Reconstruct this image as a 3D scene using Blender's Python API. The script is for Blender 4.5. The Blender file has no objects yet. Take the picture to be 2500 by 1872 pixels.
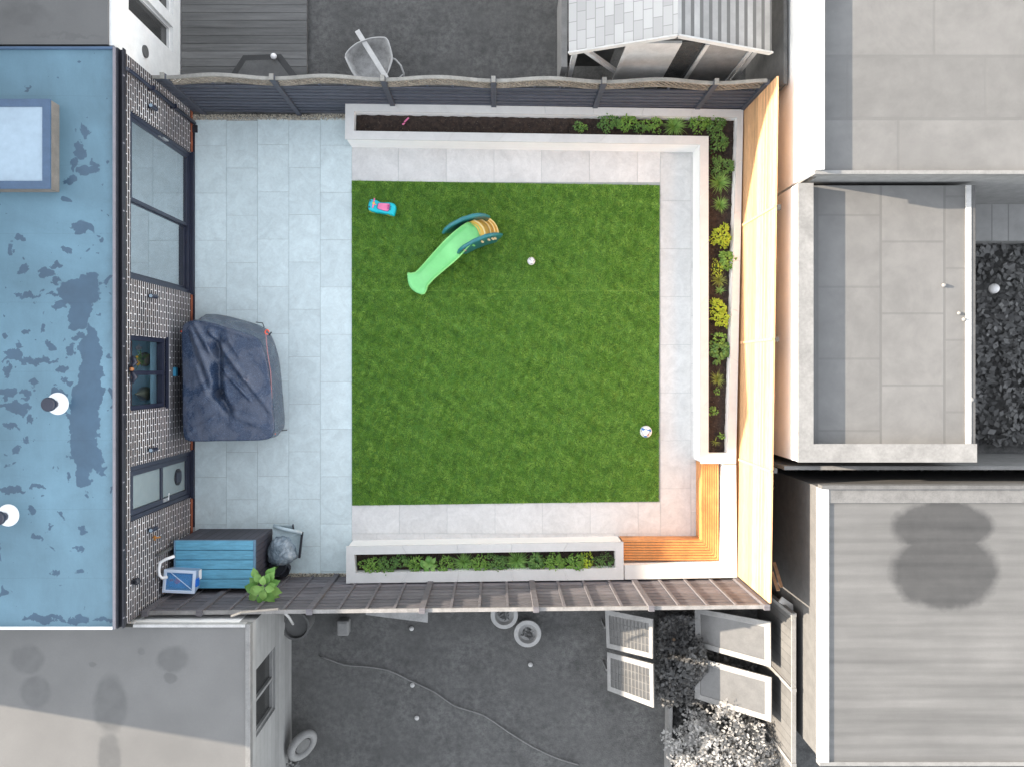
import bpy, math, random
import numpy as np
from mathutils import Vector, Matrix
random.seed(7)
RNG = np.random.default_rng(11)
SC = bpy.context.scene
COL = SC.collection
R = math.radians

# ---------------------------------------------------------------- camera
PX, PY, PPM, H = 1215.0, 905.0, 129.0, 15.0      # photo nadir, photo pixels per metre at ground, camera height
cam_d = bpy.data.cameras.new('camera')
cam = bpy.data.objects.new('camera', cam_d)
COL.objects.link(cam)
cam.location = (0, 0, H)
cam.rotation_euler = (0, 0, 0)
cam_d.sensor_fit = 'HORIZONTAL'
cam_d.sensor_width = 36.0
cam_d.lens = PPM * H / 2500 * 36
cam_d.shift_x = (1250 - PX) / 2500
cam_d.shift_y = -(936 - PY) / 2500
cam_d.clip_end = 400
SC.camera = cam
# ---------------------------------------------------------------- light
ELEV, AZ = R(17.0), R(9.5)                        # low sun from the left, light travelling right and slightly down
EXPO = 2.35
world = bpy.data.worlds.new('World')
SC.world = world
world.use_nodes = True
wn = world.node_tree
bg = wn.nodes['Background']
sky = wn.nodes.new('ShaderNodeTexSky')
sky.sky_type = 'NISHITA'
sky.sun_disc = False
sky.sun_elevation = ELEV
sky.sun_rotation = R(270) + AZ
hs = wn.nodes.new('ShaderNodeHueSaturation')
hs.inputs['Saturation'].default_value = 0.28
wn.links.new(sky.outputs[0], hs.inputs['Color'])
wn.links.new(hs.outputs[0], bg.inputs['Color'])
bg.inputs['Strength'].default_value = 0.15
sl = bpy.data.lights.new('sun', 'SUN')
sl.energy = 3.3
sl.angle = R(0.5)
sl.color = (1.0, 0.86, 0.70)
sun = bpy.data.objects.new('sun', sl)
COL.objects.link(sun)
ldir = Vector((math.cos(AZ) * math.cos(ELEV), -math.sin(AZ) * math.cos(ELEV), -math.sin(ELEV)))
sun.rotation_euler = ldir.to_track_quat('-Z', 'Y').to_euler()
sun.location = (-20, 4, 12)
SC.view_settings.view_transform = 'Standard'
SC.view_settings.look = 'None'
SC.view_settings.exposure = EXPO
SC.view_settings.gamma = 1
SC.cycles.max_bounces = 7
SC.cycles.use_denoising = True

# ---------------------------------------------------------------- helpers
def W(u, v, z=0.0):
    s = (H - z) / H / PPM
    return Vector(((u - PX) * s, (PY - v) * s, z))
def W2(u, v, z=0.0):
    p = W(u, v, z); return (p.x, p.y)

class MB:
    def __init__(s): s.v = []; s.f = []
    def add(s, vs, fs):
        n = len(s.v); s.v += [tuple(p) for p in vs]; s.f += [tuple(i + n for i in f) for f in fs]; return s
    def box(s, x0, x1, y0, y1, z0, z1):
        return s.hexa([(x0,y0,z0),(x1,y0,z0),(x1,y1,z0),(x0,y1,z0),(x0,y0,z1),(x1,y0,z1),(x1,y1,z1),(x0,y1,z1)])
    def hexa(s, p):
        return s.add(p, [(3,2,1,0),(4,5,6,7),(0,1,5,4),(1,2,6,5),(2,3,7,6),(3,0,4,7)])
    def prism(s, poly, z0, z1):
        a = sum(poly[i][0]*poly[(i+1)%len(poly)][1]-poly[(i+1)%len(poly)][0]*poly[i][1] for i in range(len(poly)))
        if a < 0: poly = poly[::-1]
        n = len(poly)
        s.add([(x,y,z0) for x,y in poly]+[(x,y,z1) for x,y in poly],
              [tuple(range(n))[::-1], tuple(range(n,2*n))]+[(i,(i+1)%n,(i+1)%n+n,i+n) for i in range(n)])
        return s
    def bar(s, a, b, w, h, up=(0,0,1)):
        a=Vector(a); b=Vector(b); d=(b-a).normalized(); up=Vector(up)
        if abs(d.dot(up))>.98: up=Vector((1,0,0))
        sd=d.cross(up).normalized(); u2=sd.cross(d).normalized()
        c=[(-w/2,-h/2),(w/2,-h/2),(w/2,h/2),(-w/2,h/2)]
        vs=[a+sd*x+u2*y for x,y in c]+[b+sd*x+u2*y for x,y in c]
        return s.add(vs,[(0,1,2,3),(7,6,5,4),(0,4,5,1),(1,5,6,2),(2,6,7,3),(3,7,4,0)])
    def tube(s, pts, r, n=8, cap=True):
        pts=[Vector(p) for p in pts]; rs = r if isinstance(r,(list,tuple)) else [r]*len(pts)
        vs=[]; prev=None
        for i,p in enumerate(pts):
            d=(pts[min(i+1,len(pts)-1)]-pts[max(i-1,0)]).normalized()
            u=prev if prev is not None else (Vector((0,0,1)) if abs(d.z)<.9 else Vector((1,0,0)))
            sd=d.cross(u).normalized(); u=sd.cross(d).normalized(); prev=u
            for k in range(n):
                a=2*math.pi*k/n; vs.append(p+sd*math.cos(a)*rs[i]+u*math.sin(a)*rs[i])
        fs=[(i*n+k,i*n+(k+1)%n,(i+1)*n+(k+1)%n,(i+1)*n+k) for i in range(len(pts)-1) for k in range(n)]
        if cap: fs+=[tuple(range(n))[::-1],tuple(range((len(pts)-1)*n,len(pts)*n))]
        return s.add(vs,fs)
    def lathe(s, c, prof, n=32):
        vs=[(c[0]+r*math.cos(2*math.pi*k/n),c[1]+r*math.sin(2*math.pi*k/n),z) for r,z in prof for k in range(n)]
        m=len(prof)
        fs=[(i*n+k,i*n+(k+1)%n,(i+1)*n+(k+1)%n,(i+1)*n+k) for i in range(m-1) for k in range(n)]
        fs+=[tuple(range(n))[::-1],tuple(range((m-1)*n,m*n))]
        return s.add(vs,fs)
    def leaf(s, base, yaw, pitch, L, w, droop=.3, seg=3):
        b=Vector(base); d=Vector((math.cos(yaw),math.sin(yaw),0)); sd=Vector((-d.y,d.x,0)); vs=[]; p=b.copy(); a=pitch
        prof=[.35,1,.8,.05] if seg==3 else [.8,.9,.6,.4,.05][:seg+1]
        for i in range(seg+1):
            ww=w/2*prof[min(i,len(prof)-1)]
            vs+= [p-sd*ww+Vector((0,0,ww*.25)), p+sd*ww+Vector((0,0,ww*.25))]
            p=p+(d*math.cos(a)+Vector((0,0,math.sin(a))))*(L/seg); a-=droop
        return s.add(vs,[(2*i,2*i+1,2*i+3,2*i+2) for i in range(seg)])
    def build(s, name, mat, parent=None, smooth=False, bevel=0):
        me=bpy.data.meshes.new(name); me.from_pydata(s.v,[],s.f); me.update()
        o=bpy.data.objects.new(name,me); COL.objects.link(o)
        me.materials.append(mat)
        if smooth:
            me.polygons.foreach_set('use_smooth',[True]*len(me.polygons))
        if bevel:
            m=o.modifiers.new('bevel','BEVEL'); m.width=bevel; m.segments=2; m.limit_method='ANGLE'; m.angle_limit=R(40)
        if parent is not None: attach(o,parent)
        return o
WM={}
def attach(o,parent):
    o.parent=parent; o.matrix_parent_inverse=WM.get(parent.name,Matrix.Identity(4)).inverted()
def thing(name,label,cat,loc=(0,0,0),group=None):
    o=bpy.data.objects.new(name,None); COL.objects.link(o); o.location=loc; o.empty_display_size=.2
    WM[o.name]=Matrix.Translation(Vector(loc))
    return tag(o,label,cat,group)
def tag(o,label,cat,group=None,kind=None):
    o['label']=label; o['category']=cat
    if group: o['group']=group
    if kind: o['kind']=kind
    return o
def struct(o,kind='structure'): o['kind']=kind; return o
def kids(o): return [c for c in COL.objects if c.parent==o]
def copy_tree(o,delta=None,label=None,parent=None):
    c=o.copy(); COL.objects.link(c)
    if parent: c.parent=parent
    if delta is not None: c.location=Vector(o.location)+Vector(delta)
    if label: c['label']=label
    WM[c.name]=WM.get(o.name,Matrix.Identity(4))
    for ch in kids(o): copy_tree(ch,parent=c)
    return c
def offset_poly(poly,d):
    n=len(poly); a=sum(poly[i][0]*poly[(i+1)%n][1]-poly[(i+1)%n][0]*poly[i][1] for i in range(n))
    sg=1 if a>0 else -1; out=[]
    for i in range(n):
        p=Vector(poly[i-1]); q=Vector(poly[i]); r=Vector(poly[(i+1)%n])
        e1=(q-p).normalized(); e2=(r-q).normalized()
        n1=Vector((-e1.y,e1.x))*sg; n2=Vector((-e2.y,e2.x))*sg
        m=(n1+n2).normalized(); k=d/max(.2,m.dot(n1)); out.append(tuple(q+m*k))
    return out          # positive d moves inwards

# ---------------------------------------------------------------- materials
def nodes(name):
    m=bpy.data.materials.new(name); m.use_nodes=True; nt=m.node_tree; return m,nt,nt.nodes['Principled BSDF']
def N(nt,t,**kw):
    n=nt.nodes.new(t)
    for k,v in kw.items():
        if k in n.inputs: n.inputs[k].default_value=v
        else: setattr(n,k,v)
    return n
def L(nt,a,b): nt.links.new(a,b)
def objco(nt): return N(nt,'ShaderNodeTexCoord').outputs['Object']
def math_(nt,op,a,b=None,c=None):
    n=N(nt,'ShaderNodeMath',operation=op)
    for i,x in enumerate((a,b,c)):
        if x is None: continue
        if isinstance(x,(int,float)): n.inputs[i].default_value=x
        else: L(nt,x,n.inputs[i])
    return n.outputs[0]
def mixc(nt,f,a,b,bt='MIX'):
    n=N(nt,'ShaderNodeMix',data_type='RGBA',blend_type=bt)
    if isinstance(f,(int,float)): n.inputs[0].default_value=f
    else: L(nt,f,n.inputs[0])
    for i,x in ((6,a),(7,b)):
        if isinstance(x,(tuple,list)): n.inputs[i].default_value=(*x[:3],1)
        else: L(nt,x,n.inputs[i])
    return n.outputs[2]
def ramp(nt,f,a,b,lo=0.,hi=1.):
    n=N(nt,'ShaderNodeMapRange'); n.inputs['From Min'].default_value=a; n.inputs['From Max'].default_value=b
    n.inputs['To Min'].default_value=lo; n.inputs['To Max'].default_value=hi; L(nt,f,n.inputs[0]); return n.outputs[0]
def noise(nt,sc,det=4,rough=.55,co=None,stretch=None,dist=0):
    co=co or objco(nt)
    if stretch:
        m=N(nt,'ShaderNodeMapping'); m.inputs['Scale'].default_value=stretch; L(nt,co,m.inputs[0]); co=m.outputs[0]
    n=N(nt,'ShaderNodeTexNoise'); n.inputs['Scale'].default_value=sc; n.inputs['Detail'].default_value=det
    n.inputs['Roughness'].default_value=rough; n.inputs['Distortion'].default_value=dist; L(nt,co,n.inputs['Vector']); return n.outputs['Fac']
def bump(nt,bs,h,st=.3,d=.01):
    b=N(nt,'ShaderNodeBump'); b.inputs['Strength'].default_value=st; b.inputs['Distance'].default_value=d
    L(nt,h,b.inputs['Height']); L(nt,b.outputs[0],bs.inputs['Normal'])
def mat(name,col,rough=.6,var=.18,sc=6,island=0.,bmp=.15,bsc=60,metal=0.,spec=.5,stretch=None,coat=0.,trans=0.):
    m,nt,bs=nodes(name)
    f=noise(nt,sc,5,.6,stretch=stretch); f2=noise(nt,sc*7,3,.6,stretch=stretch)
    k=math_(nt,'ADD',ramp(nt,f,.3,.7,1-var,1+var),ramp(nt,f2,.3,.7,-var*.5,var*.5))
    if island:
        g=N(nt,'ShaderNodeNewGeometry'); k=math_(nt,'MULTIPLY',k,ramp(nt,g.outputs['Random Per Island'],0,1,1-island,1+island))
    vm=N(nt,'ShaderNodeVectorMath',operation='SCALE'); vm.inputs[0].default_value=col[:3]; L(nt,k,vm.inputs['Scale'])
    L(nt,vm.outputs[0],bs.inputs['Base Color'])
    bs.inputs['Roughness'].default_value=rough; bs.inputs['Metallic'].default_value=metal
    bs.inputs['Specular IOR Level'].default_value=spec; bs.inputs['Coat Weight'].default_value=coat
    if bmp: bump(nt,bs,noise(nt,bsc,4,.6,stretch=stretch),bmp,.004)
    return m
def g(v): return (v*1.0,v*.985,v*.95)        # neutral grey against the cool sky light

M={}
M['white']=mat('white_render',(.83,.82,.79),.85,.03,2,bmp=.12,bsc=140)
M['coping']=mat('porcelain_coping',(.56,.555,.535),.45,.05,3,island=.03,bmp=.05)
M['blackmetal']=mat('black_metal',(.018,.022,.040),.35,.15,bmp=.03)
M['dark']=mat('dark_plastic',(.018,.019,.026),.5,.15)
M['fencedark']=mat('charcoal_paint',(.055,.060,.078),.65,.25,5,island=.18,bmp=.35,bsc=40,stretch=(1,6,6))
M['fencetop']=mat('weathered_rail',(.25,.24,.215),.8,.2,5,bmp=.3)
M['trellis']=mat('trellis_wood',(.20,.175,.14),.8,.25,8,island=.2)
M['fencegrey']=mat('grey_fence_paint',(.118,.110,.118),.75,.3,4,island=.22,bmp=.5,bsc=40,stretch=(1,8,8))
M['railgrey']=mat('weathered_cap',(.21,.20,.19),.8,.25,6)
M['cedar']=mat('cedar_slats',(.62,.36,.18),.55,.22,4,island=.25,bmp=.25,bsc=30,stretch=(10,1,10))
M['bench']=mat('bench_timber',(.56,.24,.075),.5,.25,3,island=.18,bmp=.2,bsc=30)
M['soil']=None
M['grey_dark']=mat('grey_dark',g(.10),.8,.2)
M['grey_mid']=mat('grey_mid',g(.2),.8,.15)
M['grey_light']=mat('grey_light',g(.45),.75,.12)
M['grey_white']=mat('grey_white',g(.75),.8,.06)
M['deck']=mat('grey_deck',g(.125),.75,.25,3,island=.22,bmp=.3,stretch=(.4,6,1))
M['earth']=mat('earth',g(.11),.95,.4,4,bmp=.6,bsc=20)
M['blue_roof']=None
M['yellow']=mat('yellow_plastic',(.80,.50,.09),.4,.06,bmp=.03)
M['mint']=mat('green_plastic',(.22,.66,.23),.35,.05,bmp=.02)
M['teal']=mat('teal_plastic',(.02,.16,.17),.35,.12,bmp=.03)
M['cyan']=mat('turquoise_plastic',(.0,.52,.60),.3,.05,bmp=.02)
M['pink']=mat('pink_plastic',(.80,.20,.38),.35,.06,bmp=.02)
M['cream']=mat('cream_plastic',(.85,.68,.42),.4,.05,bmp=.02)
M['orange']=mat('orange_plastic',(.95,.12,.05),.4,.05)
M['bluep']=mat('blue_plastic',(.005,.12,.55),.35,.1)
M['ballwhite']=mat('ball_white',(.80,.78,.76),.35,.05)
M['ballblue']=mat('ball_blue',(.03,.17,.50),.35,.05)
M['ballgrey']=mat('ball_grey',(.16,.13,.18),.45,.05)
M['lid']=mat('blue_grey_lid',(.11,.33,.46),.5,.2,4,bmp=.25,bsc=40,stretch=(1,8,8),island=.08)
M['boxbody']=mat('storage_body',(.055,.054,.068),.6,.15,4,bmp=.1)
M['flue_white']=mat('white_collar',(.72,.72,.72),.5,.04)
M['dpc']=mat('red_brick_base',(.26,.075,.035),.8,.3,12)
M['lavtrim']=mat('roof_edge_trim',(.20,.19,.21),.5,.1)
M['steel']=mat('steel',(.6,.6,.6),.3,.05,metal=.8)
M['kerbmembrane']=mat('kerb_membrane',(.055,.10,.17),.5,.12)
M['kerbside']=mat('kerb_flashing',(.17,.15,.13),.7,.2)
M['counter']=mat('brown_worktop',(.50,.24,.17),.5,.15)
M['roomwall']=mat('pale_blue_wall',(.45,.75,.85),.7,.05)
M['roomfloor']=mat('room_floor',(.50,.46,.42),.5,.08)
M['petal']=mat('flower_yellow',(.85,.50,.03),.5,.1)

def leafmat(name,a,b,rough=.55):
    m,nt,bs=nodes(name); ge=N(nt,'ShaderNodeNewGeometry')
    c=mixc(nt,ge.outputs['Random Per Island'],a,b); L(nt,c,bs.inputs['Base Color']); bs.inputs['Roughness'].default_value=rough
    tr=N(nt,'ShaderNodeBsdfTranslucent'); L(nt,c,tr.inputs[0]); ms=N(nt,'ShaderNodeMixShader'); ms.inputs[0].default_value=.25
    out=nt.nodes['Material Output']; L(nt,bs.outputs[0],ms.inputs[1]); L(nt,tr.outputs[0],ms.inputs[2]); L(nt,ms.outputs[0],out.inputs[0]); return m
M['leaf']=leafmat('leaf_green',(.10,.23,.035),(.22,.38,.06))
M['leafdark']=leafmat('leaf_dark',(.065,.16,.035),(.15,.28,.06))
M['leafyel']=leafmat('leaf_lime',(.26,.37,.02),(.42,.52,.04))
M['blade']=leafmat('blade_green',(.15,.34,.07),(.32,.52,.13))
M['bladeyel']=leafmat('blade_olive',(.20,.26,.05),(.33,.40,.09))
M['leafpale']=leafmat('leaf_pale',(.10,.26,.045),(.28,.46,.12))
M['leafgrey']=leafmat('leaf_grey',g(.05),g(.20))
M['blossom']=leafmat('blossom_white',g(.24),g(.46))
M['stem']=mat('stem_brown',(.12,.08,.05),.8)

def m_grass():
    m,nt,bs=nodes('turf_fibre'); ge=N(nt,'ShaderNodeNewGeometry'); co=objco(nt)
    c=mixc(nt,ge.outputs['Random Per Island'],(.085,.215,.022),(.365,.565,.095))
    c=mixc(nt,ramp(nt,noise(nt,5.5,6,.75,co),.40,.62,0,.6),c,(.075,.22,.015))
    L(nt,c,bs.inputs['Base Color']); bs.inputs['Roughness'].default_value=.5; bs.inputs['Specular IOR Level'].default_value=.3
    return m
M['grass']=m_grass()
M['turfbase']=mat('turf_backing',(.06,.15,.02),.9,.3,8)

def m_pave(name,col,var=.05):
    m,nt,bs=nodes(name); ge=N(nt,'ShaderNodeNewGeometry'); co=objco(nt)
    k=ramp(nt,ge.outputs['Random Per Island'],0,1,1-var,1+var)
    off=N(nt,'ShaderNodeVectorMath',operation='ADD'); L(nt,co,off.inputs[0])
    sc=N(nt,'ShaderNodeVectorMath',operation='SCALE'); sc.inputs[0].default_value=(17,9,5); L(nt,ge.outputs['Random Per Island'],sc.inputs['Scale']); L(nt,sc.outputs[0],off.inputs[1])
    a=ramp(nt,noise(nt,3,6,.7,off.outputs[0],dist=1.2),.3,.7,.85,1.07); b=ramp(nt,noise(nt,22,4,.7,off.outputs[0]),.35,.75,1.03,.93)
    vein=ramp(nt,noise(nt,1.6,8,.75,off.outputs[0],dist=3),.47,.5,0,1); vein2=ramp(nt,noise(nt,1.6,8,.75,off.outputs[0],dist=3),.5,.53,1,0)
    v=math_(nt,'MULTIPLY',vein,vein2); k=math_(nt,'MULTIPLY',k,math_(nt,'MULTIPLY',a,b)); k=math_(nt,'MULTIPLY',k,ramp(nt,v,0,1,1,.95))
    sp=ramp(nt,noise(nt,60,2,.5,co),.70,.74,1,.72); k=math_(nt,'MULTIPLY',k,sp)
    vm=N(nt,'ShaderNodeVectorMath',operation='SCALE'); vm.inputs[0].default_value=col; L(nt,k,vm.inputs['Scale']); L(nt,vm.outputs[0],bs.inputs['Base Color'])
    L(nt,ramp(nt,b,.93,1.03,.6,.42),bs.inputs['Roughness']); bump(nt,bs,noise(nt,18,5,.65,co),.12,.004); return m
M['pave_blue_cast']=m_pave('porcelain_blue_cast',(.575,.67,.68),.045)  # same tile as the border, left side's cool light cast mixed into its colour
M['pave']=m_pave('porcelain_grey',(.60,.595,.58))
M['grout']=mat('grout',(.33,.36,.36),.9,.1)

def m_soil():
    m,nt,bs=nodes('soil'); co=objco(nt)
    c=mixc(nt,ramp(nt,noise(nt,14,6,.7,co),.3,.7),(.018,.013,.012),(.075,.05,.038))
    vo=N(nt,'ShaderNodeTexVoronoi'); vo.inputs['Scale'].default_value=38; L(nt,co,vo.inputs['Vector'])
    spots=math_(nt,'MULTIPLY',ramp(nt,vo.outputs['Distance'],.12,.2,1,0),ramp(nt,noise(nt,30,2,.5,co),.55,.6))
    c=mixc(nt,spots,c,(.30,.26,.20)); L(nt,c,bs.inputs['Base Color']); bs.inputs['Roughness'].default_value=.95
    bump(nt,bs,noise(nt,35,6,.75,co),1,.03); return m
M['soil']=m_soil()
def m_gravel():
    m,nt,bs=nodes('gravel_stone'); ge=N(nt,'ShaderNodeNewGeometry')
    c=mixc(nt,ge.outputs['Random Per Island'],(.20,.18,.15),(.70,.64,.52)); L(nt,c,bs.inputs['Base Color']); bs.inputs['Roughness'].default_value=.8; return m
M['gravel']=m_gravel()

def m_brick():
    m,nt,bs=nodes('dark_brick'); co=objco(nt); s=N(nt,'ShaderNodeSeparateXYZ'); L(nt,co,s.inputs[0])
    cb=N(nt,'ShaderNodeCombineXYZ'); L(nt,s.outputs['Y'],cb.inputs[0]); L(nt,s.outputs['Z'],cb.inputs[1])
    b=N(nt,'ShaderNodeTexBrick'); b.offset=.5; L(nt,cb.outputs[0],b.inputs['Vector'])
    for k,v in (('Scale',1),('Brick Width',.225),('Row Height',.075),('Mortar Size',.009),('Mortar Smooth',.15),('Bias',0)): b.inputs[k].default_value=v
    b.inputs['Color1'].default_value=(.055,.042,.040,1); b.inputs['Color2'].default_value=(.024,.023,.028,1); b.inputs['Mortar'].default_value=(.64,.63,.64,1)
    ms=ramp(nt,noise(nt,1.1,4,.6,co),.42,.62,0,.55)
    dirty=mixc(nt,math_(nt,'MULTIPLY',b.outputs['Fac'],ms),b.outputs['Color'],(.16,.15,.16))
    c=mixc(nt,.35,dirty,mixc(nt,noise(nt,30,4,.6,co),dirty,dirty),'MULTIPLY'); L(nt,dirty,bs.inputs['Base Color'])
    bs.inputs['Roughness'].default_value=.8; inv=math_(nt,'SUBTRACT',1,b.outputs['Fac']); bump(nt,bs,math_(nt,'ADD',inv,math_(nt,'MULTIPLY',noise(nt,60,4,.6,co),.3)),.5,.006); return m
M['brick']=m_brick()

def m_stain_roof(name,base,stain,ells,z,spots=True,warp=.16,soft=.05,spot_thr=.66,extra=None):
    """membrane roof with damp marks; each mark an ellipse (u,v,ru,rv in photo pixels) turned into metres, its edge broken by noise"""
    m,nt,bs=nodes(name); co=objco(nt)
    wn_=N(nt,'ShaderNodeTexNoise'); wn_.inputs['Scale'].default_value=4.5; wn_.inputs['Detail'].default_value=5; wn_.inputs['Roughness'].default_value=.6; L(nt,co,wn_.inputs['Vector'])
    sb=N(nt,'ShaderNodeVectorMath',operation='SUBTRACT'); sb.inputs[1].default_value=(.5,.5,.5); L(nt,wn_.outputs['Color'],sb.inputs[0])
    ss=N(nt,'ShaderNodeVectorMath',operation='SCALE'); ss.inputs['Scale'].default_value=warp*3; L(nt,sb.outputs[0],ss.inputs[0])
    ad=N(nt,'ShaderNodeVectorMath',operation='ADD'); L(nt,co,ad.inputs[0]); L(nt,ss.outputs[0],ad.inputs[1]); pc=ad.outputs[0]
    cur=None
    for (u,v,ru,rv) in ells:
        p=W(u,v,z); s=(H-z)/H/PPM
        a=N(nt,'ShaderNodeVectorMath',operation='SUBTRACT'); a.inputs[1].default_value=(p.x,p.y,0); L(nt,pc,a.inputs[0])
        b=N(nt,'ShaderNodeVectorMath',operation='MULTIPLY'); b.inputs[1].default_value=(1/(ru*s),1/(rv*s),0); L(nt,a.outputs[0],b.inputs[0])
        ln=N(nt,'ShaderNodeVectorMath',operation='LENGTH'); L(nt,b.outputs[0],ln.inputs[0])
        cur=ln.outputs['Value'] if cur is None else math_(nt,'MINIMUM',cur,ln.outputs['Value'])
    mask=ramp(nt,cur,1-soft,1+soft,1,0)
    if spots:
        sp=ramp(nt,noise(nt,3.1,3,.5,co,dist=.4),spot_thr,spot_thr+.012); mask=math_(nt,'MAXIMUM',mask,sp)
        mask=math_(nt,'MAXIMUM',mask,ramp(nt,noise(nt,9,3,.6,co),.70,.708))
    c=mixc(nt,ramp(nt,noise(nt,.9,6,.6,co),.3,.7),tuple(x*.86 for x in base),tuple(min(1,x*1.12) for x in base))
    c=mixc(nt,ramp(nt,noise(nt,40,3,.6,co),.3,.7,0,.25),c,tuple(x*.8 for x in base))
    st=mixc(nt,ramp(nt,noise(nt,5,4,.6,co),.3,.7),stain,tuple(x*1.2 for x in stain))
    c=mixc(nt,mask,c,st)
    if extra: c=extra(nt,co,c)
    L(nt,c,bs.inputs['Base Color']); L(nt,ramp(nt,mask,0,1,.6,.35),bs.inputs['Roughness']); bump(nt,bs,noise(nt,50,4,.6,co),.12,.004); return m
def weather(nt,co,c):
    s=N(nt,'ShaderNodeSeparateXYZ'); L(nt,co,s.inputs[0])
    fr=math_(nt,'FRACT',math_(nt,'DIVIDE',math_(nt,'ADD',s.outputs['Y'],math_(nt,'MULTIPLY',noise(nt,3,3,.5,co),.03)),1.05)); lap=ramp(nt,fr,0,.012,.86,1)
    big=ramp(nt,noise(nt,.45,6,.65,co,dist=.8),.35,.68,.86,1.14); st=ramp(nt,noise(nt,2.2,6,.7,co,stretch=(1,.25,1)),.35,.7,.93,1.06)
    edge=ramp(nt,math_(nt,'ADD',s.outputs['X'],math_(nt,'MULTIPLY',noise(nt,6,5,.7,co),.35)),-5.82,-5.66,1,.80)
    k=math_(nt,'MULTIPLY',math_(nt,'MULTIPLY',lap,big),math_(nt,'MULTIPLY',st,edge))
    vm=N(nt,'ShaderNodeVectorMath',operation='SCALE'); L(nt,c,vm.inputs[0]); L(nt,k,vm.inputs['Scale']); return vm.outputs[0]
M['blue_roof']=m_stain_roof('blue_membrane',(.118,.218,.278),(.038,.080,.125),
  [(195,715,52,38),(195,765,28,45),(150,745,18,10),(222,905,30,110),(205,1040,40,120),(200,1165,18,30),(190,558,20,12),(138,645,17,8),(112,668,24,14),(135,690,14,10),(65,722,32,7),(132,722,20,5),(70,880,72,9),(35,865,20,12),
   (205,320,7,22),(192,372,14,22),(214,420,24,12),(170,445,16,10),(38,995,34,16),(28,1195,34,7),(90,1190,22,7),(110,1508,52,9),(190,1512,28,10),(255,1514,30,5),(72,1242,10,14),(30,1040,16,8),(75,1020,10,9),(60,815,12,10),(15,812,10,9),(85,935,12,9),(120,840,12,9),(60,655,14,12),(28,610,9,11),(245,585,7,10),(165,610,10,8),(150,905,9,11),(100,800,8,10),(140,955,14,8),(20,960,20,14),(60,960,16,10),(175,860,12,14),(190,830,14,8),(165,930,10,6),(225,690,22,26),(240,1110,14,30),(170,1120,10,7),(160,1165,8,8),(45,1100,10,8),(120,1290,9,7),(90,1310,12,7),(200,1290,8,10),(190,1340,9,8),(150,1255,8,7),(195,1390,8,6),(135,1400,7,6),(60,1080,9,8),(20,905,14,12),(230,400,8,14),(178,405,10,16)],2.9,spot_thr=.665,soft=.02,warp=.14,extra=weather)

def m_glass(name,tint=(.75,.82,.85),refl=.45,rough=.02):
    m,nt,bs=nodes(name); nt.nodes.remove(bs); gl=N(nt,'ShaderNodeBsdfGlossy'); gl.inputs['Roughness'].default_value=rough; gl.inputs['Color'].default_value=(.9,.93,.95,1)
    tr=N(nt,'ShaderNodeBsdfTransparent'); tr.inputs['Color'].default_value=(*tint,1); ms=N(nt,'ShaderNodeMixShader'); ms.inputs[0].default_value=refl
    L(nt,tr.outputs[0],ms.inputs[1]); L(nt,gl.outputs[0],ms.inputs[2]); L(nt,ms.outputs[0],nt.nodes['Material Output'].inputs[0]); return m
M['glass']=m_glass('window_glass',refl=.62)
M['glass2']=m_glass('kitchen_glass',refl=.10,tint=(.97,.98,1))
M['obscure']=mat('obscured_glass',(.20,.25,.26),.25,.04,bmp=.05)
M['skyglass']=mat('rooflight_glass',(.31,.40,.47),.15,.10,1.3,bmp=.0)
def m_clear(name,col,f):
    m,nt,bs=nodes(name); bs.inputs['Base Color'].default_value=(*col,1); bs.inputs['Roughness'].default_value=.3
    tr=N(nt,'ShaderNodeBsdfTransparent'); ms=N(nt,'ShaderNodeMixShader'); ms.inputs[0].default_value=f
    L(nt,tr.outputs[0],ms.inputs[1]); L(nt,bs.outputs[0],ms.inputs[2]); L(nt,ms.outputs[0],nt.nodes['Material Output'].inputs[0]); return m
M['clearbox']=m_clear('clear_plastic',(.55,.68,.85),.5)
M['clearrim']=m_clear('clear_rim',(.70,.78,.90),.85)
def m_bag():
    m,nt,bs=nodes('plastic_bag'); co=objco(nt); c=mixc(nt,ramp(nt,noise(nt,3.5,4,.6,co,dist=1.2),.4,.65),(.16,.21,.25),(.42,.50,.56))
    L(nt,c,bs.inputs['Base Color']); bs.inputs['Roughness'].default_value=.22; bump(nt,bs,noise(nt,5,4,.6,co,dist=2),.9,.05)
    tr=N(nt,'ShaderNodeBsdfTransparent'); ms=N(nt,'ShaderNodeMixShader'); ms.inputs[0].default_value=.85
    L(nt,tr.outputs[0],ms.inputs[1]); L(nt,bs.outputs[0],ms.inputs[2]); L(nt,ms.outputs[0],nt.nodes['Material Output'].inputs[0]); return m
M['bag']=m_bag()
def m_cover():
    m,nt,bs=nodes('wet_fabric'); co=objco(nt)
    wet=ramp(nt,noise(nt,2.2,5,.6,co,dist=.6),.42,.56)
    c=mixc(nt,wet,(.060,.072,.105),(.022,.038,.075)); dr=ramp(nt,noise(nt,75,2,.5,co),.55,.62)
    c=mixc(nt,math_(nt,'MULTIPLY',dr,.45),c,(.14,.20,.30)); L(nt,c,bs.inputs['Base Color'])
    L(nt,ramp(nt,wet,0,1,.40,.22),bs.inputs['Roughness']); bump(nt,bs,math_(nt,'ADD',noise(nt,6,4,.6,co,stretch=(1,.35,1),dist=1),math_(nt,'MULTIPLY',noise(nt,75,2,.5,co),.2)),.5,.03); return m
M['cover']=m_cover()
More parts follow.
